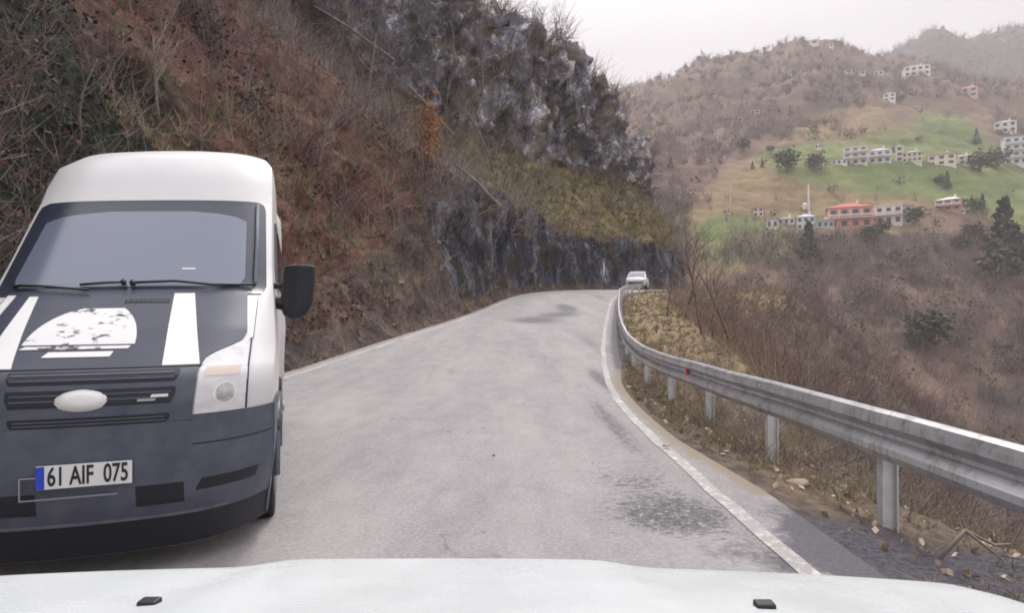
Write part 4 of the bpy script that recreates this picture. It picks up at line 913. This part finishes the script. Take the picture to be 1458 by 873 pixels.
for px_, py_, hpix, kd in ((1000, 470, 95, 4), (975, 450, 75, 2), (1015, 500, 80, 3), (950, 430, 60, 0), (1040, 490, 110, 2)):
    y = 26 if px_ < 990 else 21; x = (px_ - 729) / F * y; z = bank_z(x, y)
    place(kd, (x, y, z), hpix / F * y / 7 * 1.2, random.uniform(0, 6), label='slender bare sapling behind the grassy shelf beyond the crash barrier', cat='tree', group='bare saplings beyond the crash barrier')
tr_n = 0
for (a, b, r_, lab) in (((452, 32), (560, 108), .13, 'long pale dead trunk slanting down the upper hillside'), ((578, 140), (640, 208), .10, 'dead trunk slanting down the hillside between the bare trees, shorter of the upper two'), ((645, 262), (712, 318), .10, 'thin dead trunk lying across the slope just above the dark rock face')):
    A_, B_ = hill_at(*a), hill_at(*b); up_ = np.array([.2, -1.3, .9]); mid_ = (A_ + B_) / 2 + up_ * 1.6
    mb = MB(); o_ = A_ + up_; P_ = [Vector(A_ + up_ - o_), Vector(A_ * .6 + B_ * .4 + up_ * 1.12 - o_), Vector(A_ * .3 + B_ * .7 + up_ * 1.05 - o_), Vector(B_ + up_ - o_)]
    mb.tube(P_, [r_ * .6, r_ * .9, r_, r_ * 1.2], 7)
    for q in range(5):
        s = P_[1].lerp(P_[2], random.random()); mb.tube([s, s + Vector((random.gauss(0, .6), random.gauss(0, .4), random.uniform(.3, 1)))], [.035, .012], 4)
    t_ = mb.build('fallen_trunk', M_TWIGP, None, True, label=lab, cat='fallen trunk'); t_.location = o_
p = hill_at(612, 232); lv = RNG.normal(size=(700, 3)) * [.35, .35, .95] + [0, 0, 1.6]
sh_ = empty('shrub', tuple(p), label='shrub with orange dead leaves clinging to the slope above the dark rock', cat='shrub')
v, f = leaves(lv, RNG.uniform(.05, .13, 700)); mesh('foliage', v, f, mottled('orange_leaves', (.25, .10, .03), (.50, .26, .10), 3, .9), sh_)
MB().tube([(0, 0, -.4), (.1, 0, 1.2), (0, .1, 2.6)], [.07, .05, .02], 6).build('stem', M_BARK, sh_)
# evergreens on the far slopes
def evergreen(seed, kind):
    rg = np.random.default_rng(seed); n_ = 520
    if kind == 'conifer':
        h = rg.random(n_) ** 1.3; r_ = (1 - h) * .22 + .02; a = rg.uniform(0, 6.28, n_); rr = r_ * rg.uniform(.45, 1.1, n_) * (1 + .2 * np.sin(h * 40)); c = np.stack([rr * np.cos(a), rr * np.sin(a), .08 + h * .92], 1); s = rg.uniform(.018, .05, n_)
    else:
        d = rg.normal(size=(n_, 3)); d /= np.linalg.norm(d, axis=1)[:, None]; rr = rg.random(n_) ** .4; c = d * rr[:, None] * [.36, .36, .38] * (1 + .35 * vnoise(d * 2.2 + seed))[:, None] + [0, 0, .56]; s = rg.uniform(.025, .06, n_)
    v, f = leaves(c, s, .8); r0 = empty('conifer' if kind == 'conifer' else 'evergreen_tree', (0, 0, 0))
    mesh('crown', v, f, M_CON if kind == 'conifer' else M_FOL, r0); MB().tube([(0, 0, -.05), (0, 0, .5)], [.025, .015], 6).build('trunk', M_BARK, r0); return r0
EV = {('conifer', i): evergreen(i, 'conifer') for i in (1, 2)}; EV.update({('round', i): evergreen(i + 5, 'round') for i in (1, 2)})
eused = set()
for q, (px_, py_, hp, kd, lab) in enumerate((
    (1162, 243, 27, 'round', 'dark rounded tree on the green field left of the upper houses'), (1121, 245, 34, 'round', 'broad dull green tree at the left edge of the green hilltop field'),
    (1098, 218, 12, 'round', 'small dark bush tree high above the left edge of the hilltop field'), (1398, 244, 30, 'round', 'dark rounded tree at the right end of the upper row of houses'),
    (1350, 268, 24, 'conifer', 'dark pointed tree alone on the green field below the cream houses'), (1340, 262, 14, 'round', 'small bush beside the pointed tree on the green field'),
    (1305, 318, 26, 'round', 'dark green tree standing right of the blue grey building'), (1387, 302, 22, 'round', 'dark bush tree right of the salmon house'),
    (1400, 300, 24, 'conifer', 'dark pointed tree right of the bush near the salmon house'), (1430, 400, 112, 'conifer', 'tallest dark conifer on the wooded slope at the right edge'),
    (1448, 385, 60, 'conifer', 'shorter dark conifer beside the tallest one at the right edge'), (1152, 372, 55, 'conifer', 'narrow dark conifer just below the pale blue house'),
    (1240, 345, 26, 'round', 'dull green tree below the pink house and white terrace house'), (1258, 332, 20, 'round', 'dull green tree under the white terrace house'),
    (1385, 345, 30, 'round', 'olive tree on the slope below the salmon house'), (1368, 358, 24, 'round', 'lower olive tree left of the tall conifers'),
    (1325, 500, 62, 'round', 'dull dark tree in the bare woods above the river'), (1072, 240, 12, 'conifer', 'tiny dark pointed tree left of the hilltop field'),
    (1086, 238, 12, 'conifer', 'tiny dark pointed tree at the corner of the hilltop field'), (1420, 240, 30, 'round', 'dark tree on the knoll edge below the tall white block'),
    (1284, 145, 12, 'round', 'small dark tree beside the white house high on the slope'), (1392, 205, 22, 'conifer', 'slim dark tree on the brown slope above the upper houses'),
    (955, 240, 20, 'conifer', 'dark slim tree on the hazy slope right of the rocky ridge'), (1060, 215, 18, 'round', 'dark bush tree on the brown slope left of the fields'))):
    x, y, z = ground_hit(px_, py_); key = (kd, 1 + q % 2); o = EV[key] if key not in eused else copy_tree(EV[key]); eused.add(key)
    h = hp / F * y * 1.05; wk = 1.5 if kd == 'round' else (1.0 if hp < 40 else 1.25); o.location = (x, y, z - .2); o.scale = (h * wk, h * wk, h); o.rotation_euler = (0, 0, q * 1.3); tag(o, label=lab, cat='tree')
EVK = list(EV)
for key in EVK:
    if key not in eused:
        for ch in list(EV[key].children): bpy.data.objects.remove(ch)
        bpy.data.objects.remove(EV[key])

# ------------------------------------------------------------------ houses across the valley
HM = {}
def hmat(c, rough=.8):
    c = tuple(c)
    if c not in HM: HM[c] = mottled('house_paint', tuple(q * .88 for q in c), c, .8, rough, 5)
    return HM[c]
M_WIN = newmat('house_window', .25, 0, (.05, .05, .065)); M_BALC = newmat('pale_balcony', .7, 0, (.68, .66, .63))
WHT, CRM, PNK, RED, BLU, GRY = (.74, .72, .70), (.72, .66, .54), (.62, .30, .26), (.45, .12, .09), (.52, .57, .64), (.38, .38, .40)
def house(name, label, px_, py_, wp, hp, wall, roof, floors=2, colsn=3, kind='hip', rz=0, balc=False, cat='house'):
    x, y, z = ground_hit(px_, py_); w_ = wp / F * y; h_ = hp / F * y; d_ = min(max(w_ * .8, 6), 12)
    az = math.atan2(-x, y); r_ = empty(name, (x, y, z), az + rz, label=label, cat=cat)
    rh = 0 if kind == 'flat' else h_ * .22; hw = h_ - rh
    MB().box((0, d_ / 2, hw / 2 - 1.5), (w_, d_, hw + 3)).build('wall', hmat(wall), r_)
    b = MB(); e_ = .45
    if kind == 'hip':
        a, c, rg_ = w_ / 2 + e_, d_ / 2 + e_, max(w_ / 2 - d_ / 2, .4)
        b.add([(-a, d_ / 2 - c, hw), (a, d_ / 2 - c, hw), (a, d_ / 2 + c, hw), (-a, d_ / 2 + c, hw), (-rg_, d_ / 2, hw + rh), (rg_, d_ / 2, hw + rh)], [(0, 1, 5, 4), (2, 3, 4, 5), (1, 2, 5), (3, 0, 4), (0, 3, 2, 1)])
    elif kind == 'gable':
        a, c = w_ / 2 + e_, d_ / 2 + e_
        b.add([(-a, d_ / 2 - c, hw), (a, d_ / 2 - c, hw), (a, d_ / 2 + c, hw), (-a, d_ / 2 + c, hw), (0, d_ / 2 - c, hw + rh), (0, d_ / 2 + c, hw + rh)], [(0, 1, 4), (2, 3, 5), (1, 2, 5, 4), (3, 0, 4, 5), (0, 3, 2, 1)])
    else:
        b.box((0, d_ / 2, hw + .15), (w_ + .7, d_ + .7, .3))
    rf = b.build('roof', hmat(roof), r_)
    if kind != 'flat' and wp > 18: MB().box((w_ * .2, d_ * .5, hw + rh + .1), (.9, .9, 2.2)).build('chimney', hmat(WHT), rf)
    fh = hw / floors; cw = w_ / colsn
    for fl in range(floors):
        for c_ in range(colsn):
            cx = -w_ / 2 + cw * (c_ + .5); cz = fh * (fl + .52)
            wi = MB().box((cx, -.02, cz), (cw * .5, .12, fh * .48)).build('window', M_WIN, r_)
            if wp > 26: 
                fm = MB().box((cx, -.10, cz - fh * .27), (cw * .6, .14, .12)).build('sill', M_BALC, wi)
        if balc and fl: 
            bc = MB().box((0, -.75, fh * fl), (w_ * 1.0, 1.5, .22)).build('balcony', M_BALC, r_)
            g = MB()
            for s in range(colsn + 1): g.box((-w_ / 2 + s * cw, -1.4, fh * fl + fh * .42), (.28, .2, fh * .8))
            g.box((0, -1.42, fh * fl + fh * .3), (w_, .08, .5)); g.build('railing', M_BALC, bc)
    return r_
house('house', 'big red roofed pink house with a tall balcony front in the lower row', 1211, 326, 56, 40, PNK, RED, 2, 4, 'hip', .1, True)
house('house', 'white three storey terrace house with open balconies, right of the red roofed pink house', 1266, 320, 34, 28, WHT, WHT, 2, 3, 'flat', -.1, True)
house('house', 'blue grey narrow building right of the white terrace house', 1289, 320, 18, 27, BLU, GRY, 3, 2, 'flat')
house('house', 'small pale pink annex between the pink and the white terrace house', 1243, 318, 14, 12, (.66, .42, .38), PNK, 1, 2, 'gable')
house('house', 'pale blue house with a flat roof just left of the red roofed pink house', 1148, 327, 24, 24, (.62, .68, .70), BLU, 2, 3, 'hip')
house('house', 'long low grey blue roofed building touching the pale blue house', 1172, 325, 30, 14, (.55, .56, .56), (.42, .48, .50), 1, 4, 'gable', .2)
house('house', 'tiny white gabled house at the left end of the lower row', 1080, 308, 14, 16, (.70, .60, .57), PNK, 2, 2, 'gable')
house('house', 'small dark roofed hut with a white door, second from the left in the lower row', 1100, 326, 16, 18, WHT, (.06, .05, .05), 1, 2, 'hip')
house('house', 'low white house between the dark roofed hut and the pale blue house', 1120, 320, 22, 12, (.72, .66, .62), (.60, .50, .46), 1, 3, 'hip')
house('house', 'salmon house with a white top floor, alone on the slope at the right', 1351, 301, 30, 22, (.52, .27, .21), WHT, 2, 3, 'hip', -.2, True)
house('hut', 'tiny white hut right of the tall trees below the salmon house', 1420, 316, 7, 8, WHT, GRY, 1, 1, 'gable', cat='hut')
house('hut', 'tiny white hut at the right foot of the salmon house', 1371, 304, 7, 8, WHT, WHT, 1, 1, 'gable', cat='hut')
house('house', 'low white building at the left end of the upper row', 1196, 234, 20, 7, WHT, GRY, 1, 3, 'flat')
house('house', 'tall pale white house with several balconies in the upper row', 1219, 234, 30, 26, (.72, .66, .64), WHT, 3, 3, 'flat', 0, True)
house('house', 'white house with a lilac roof in the upper row', 1254, 232, 28, 24, (.74, .68, .72), (.50, .48, .66), 2, 3, 'hip', .1, True)
house('house', 'slim pale house right of the lilac roofed one', 1282, 230, 10, 22, (.62, .60, .52), WHT, 3, 1, 'flat')
house('house', 'beige house with dark windows in the middle of the upper row', 1300, 230, 24, 18, (.62, .58, .48), GRY, 2, 4, 'hip')
house('house', 'cream house with a wide blank wall in the upper row', 1342, 235, 34, 20, (.78, .70, .60), (.62, .40, .32), 2, 3, 'gable')
house('house', 'white low house between the cream house and the dark round tree', 1371, 234, 26, 16, (.72, .68, .62), (.58, .44, .38), 2, 3, 'hip')
house('apartment_block', 'tall white and blue apartment block at the right edge of the view', 1449, 234, 28, 40, (.66, .70, .78), WHT, 4, 3, 'flat', .2, True, 'apartment block')
house('house', 'white house on the slope above the tall apartment block', 1433, 188, 26, 20, (.74, .72, .70), GRY, 2, 3, 'hip')
house('house', 'large white house with a long roof high on the saddle of the hill', 1308, 106, 32, 18, (.78, .76, .70), (.66, .60, .56), 2, 4, 'hip', .2)
house('house', 'small white hipped house on the bare slope below the saddle', 1268, 142, 15, 13, (.76, .74, .76), (.60, .58, .60), 2, 2, 'hip')
house('house', 'pinkish house against the dark slope at the upper right', 1382, 137, 20, 18, (.66, .42, .40), (.55, .30, .28), 2, 2, 'hip')
house('house', 'small grey white house left of the large one on the saddle', 1253, 106, 12, 9, (.6, .6, .62), GRY, 1, 2, 'hip')
for q, (px_, py_, wp, hp, lab) in enumerate(((1156, 62, 20, 9, 'pale house on the very top of the left hill'), (1183, 66, 10, 8, 'tiny pale house right of the one on the hilltop'), (1052, 172, 13, 7, 'tiny pink white house far left on the brown slope'), (1076, 161, 12, 7, 'tiny pale house right of and above the far left one'), (1205, 103, 18, 6, 'low pale house in the row under the hilltop'), (1226, 105, 14, 7, 'second low pale house in the row under the hilltop, nearer the saddle'), (903, 134, 9, 6, 'tiny pink white house on the far left shoulder of the hill'), (1430, 58, 8, 6, 'tiny white house on the distant ridge at the right'), (1166, 212, 8, 10, 'tiny pale hut on the slope above the dark round tree'), (1036, 304, 7, 6, 'tiny pink hut at the foot of the thin pole'))):
    house('house', lab, px_, py_, wp, hp, (.70, .62, .60), (.60, .46, .44), 1, 2, 'hip')
x, y, z = ground_hit(1152, 298); k_ = y / F
mq = empty('mosque', (x, y, z), label='small white domed mosque with a thin pale minaret behind the lower houses', cat='mosque')
b = MB(); b.tube([(0, 0, -1), (0, 0, 22 * k_), (0, 0, 22.2 * k_), (0, 0, 23 * k_), (0, 0, 32 * k_), (0, 0, 38 * k_)], [1.5 * k_, 1.3 * k_, 2.2 * k_, 1.2 * k_, 1.0 * k_, .1 * k_], 12); b.build('minaret', hmat(WHT), mq)
b = MB(); b.box((-3.5 * k_, 4 * k_, 2.5 * k_), (8 * k_, 8 * k_, 8 * k_)); b.build('wall', hmat(CRM), mq)
b = MB(); b.tube([(-3.5 * k_, 4 * k_, 6 * k_ + 4 * k_ * math.sin(a)) for a in np.linspace(0, 1.5, 7)], [4 * k_ * math.cos(a) for a in np.linspace(0, 1.5, 7)], 16); b.build('dome', hmat(WHT), mq)
x, y, z = ground_hit(1040, 306); k_ = y / F
pp = empty('utility_pole', (x, y, z), label='thin pale utility pole on the slope left of the lower houses', cat='utility pole')
MB().tube([(0, 0, -1), (0, 0, 50 * k_)], [.8 * k_, .5 * k_], 8).build('pole', hmat((.55, .55, .5)), pp); MB().box((0, 0, 47 * k_), (5 * k_, .3, .3)).build('crossarm', hmat((.55, .55, .5)), pp)
# roadside marker post at the bend
mk = empty('marker_post', (8.6, 59.3, float(zr(59.3)) + .05), label='pale upright marker post at the foot of the rock on the bend', cat='post')
MB().tube([(0, 0, -.3), (0, 0, 2.9)], [.09, .08], 8).build('post', M_POST, mk); MB().box((0, -.05, 2.75), (.5, .05, .35)).build('plate', mottled('dull_plate', (.1, .1, .1), (.2, .2, .2), 4), mk)

# litter on the verge: a pale branch and a few stones by the posts
for px_, py_, s, lab, col in ((1135, 706, .07, 'pale flat stone between the crash barrier posts', 1), (1395, 737, .03, 'small pale stone on the dark ground near the right edge', 1), (948, 640, .03, 'small pale stone beside the white edge line', 1), (703, 654, .012, 'tiny dark pebble lying on the middle of the lane', 0)):
    y = CAM_Z * F / (py_ - 445); x = (px_ - 729) / F * y
    if px_ > 1000: y *= 1.12; x *= 1.12
    z = bank_z(x, y) if x > 2 else .035
    rr = iv * (1 + .3 * vnoise(iv * 1.7 + px_)[:, None]) * np.array([1.3, .9, .55]) * s
    t_ = mesh('stone', rr, ifc, M_LEAF if col else M_BLACK, None, True, label=lab, cat='stone'); t_.location = (x, y, z + s * .3)
mb = MB(); mb.tube([(0, 0, 0), (.2, .05, .16), (.42, .1, .05), (.6, .2, .02)], [.014, .012, .01, .006], 6); mb.tube([(.2, .05, .16), (.32, -.1, .03)], [.01, .006], 5)
t_ = mb.build('dead_branch', M_TWIGP, None, True, label='pale broken branch lying right of the nearest visible barrier post', cat='branch')
t_.location = (2.66, 3.95, bank_z(2.66, 3.95) + .01)

# ------------------------------------------------------------------ haze
b = MB(); b.box((600, 950, 270), (2700, 2700, 610))
mh = bpy.data.materials.new('haze'); mh.use_nodes = True; nt = mh.node_tree; nt.nodes.clear()
ou = nt.nodes.new('ShaderNodeOutputMaterial'); pv = nt.nodes.new('ShaderNodeVolumePrincipled'); pv.inputs['Density'].default_value = .00036; pv.inputs['Color'].default_value = (.95, .92, .93, 1); pv.inputs['Anisotropy'].default_value = .2
nt.links.new(pv.outputs[0], ou.inputs['Volume'])
b.build('haze', mh, None, kind='stuff', label='thin pale haze in the valley air')
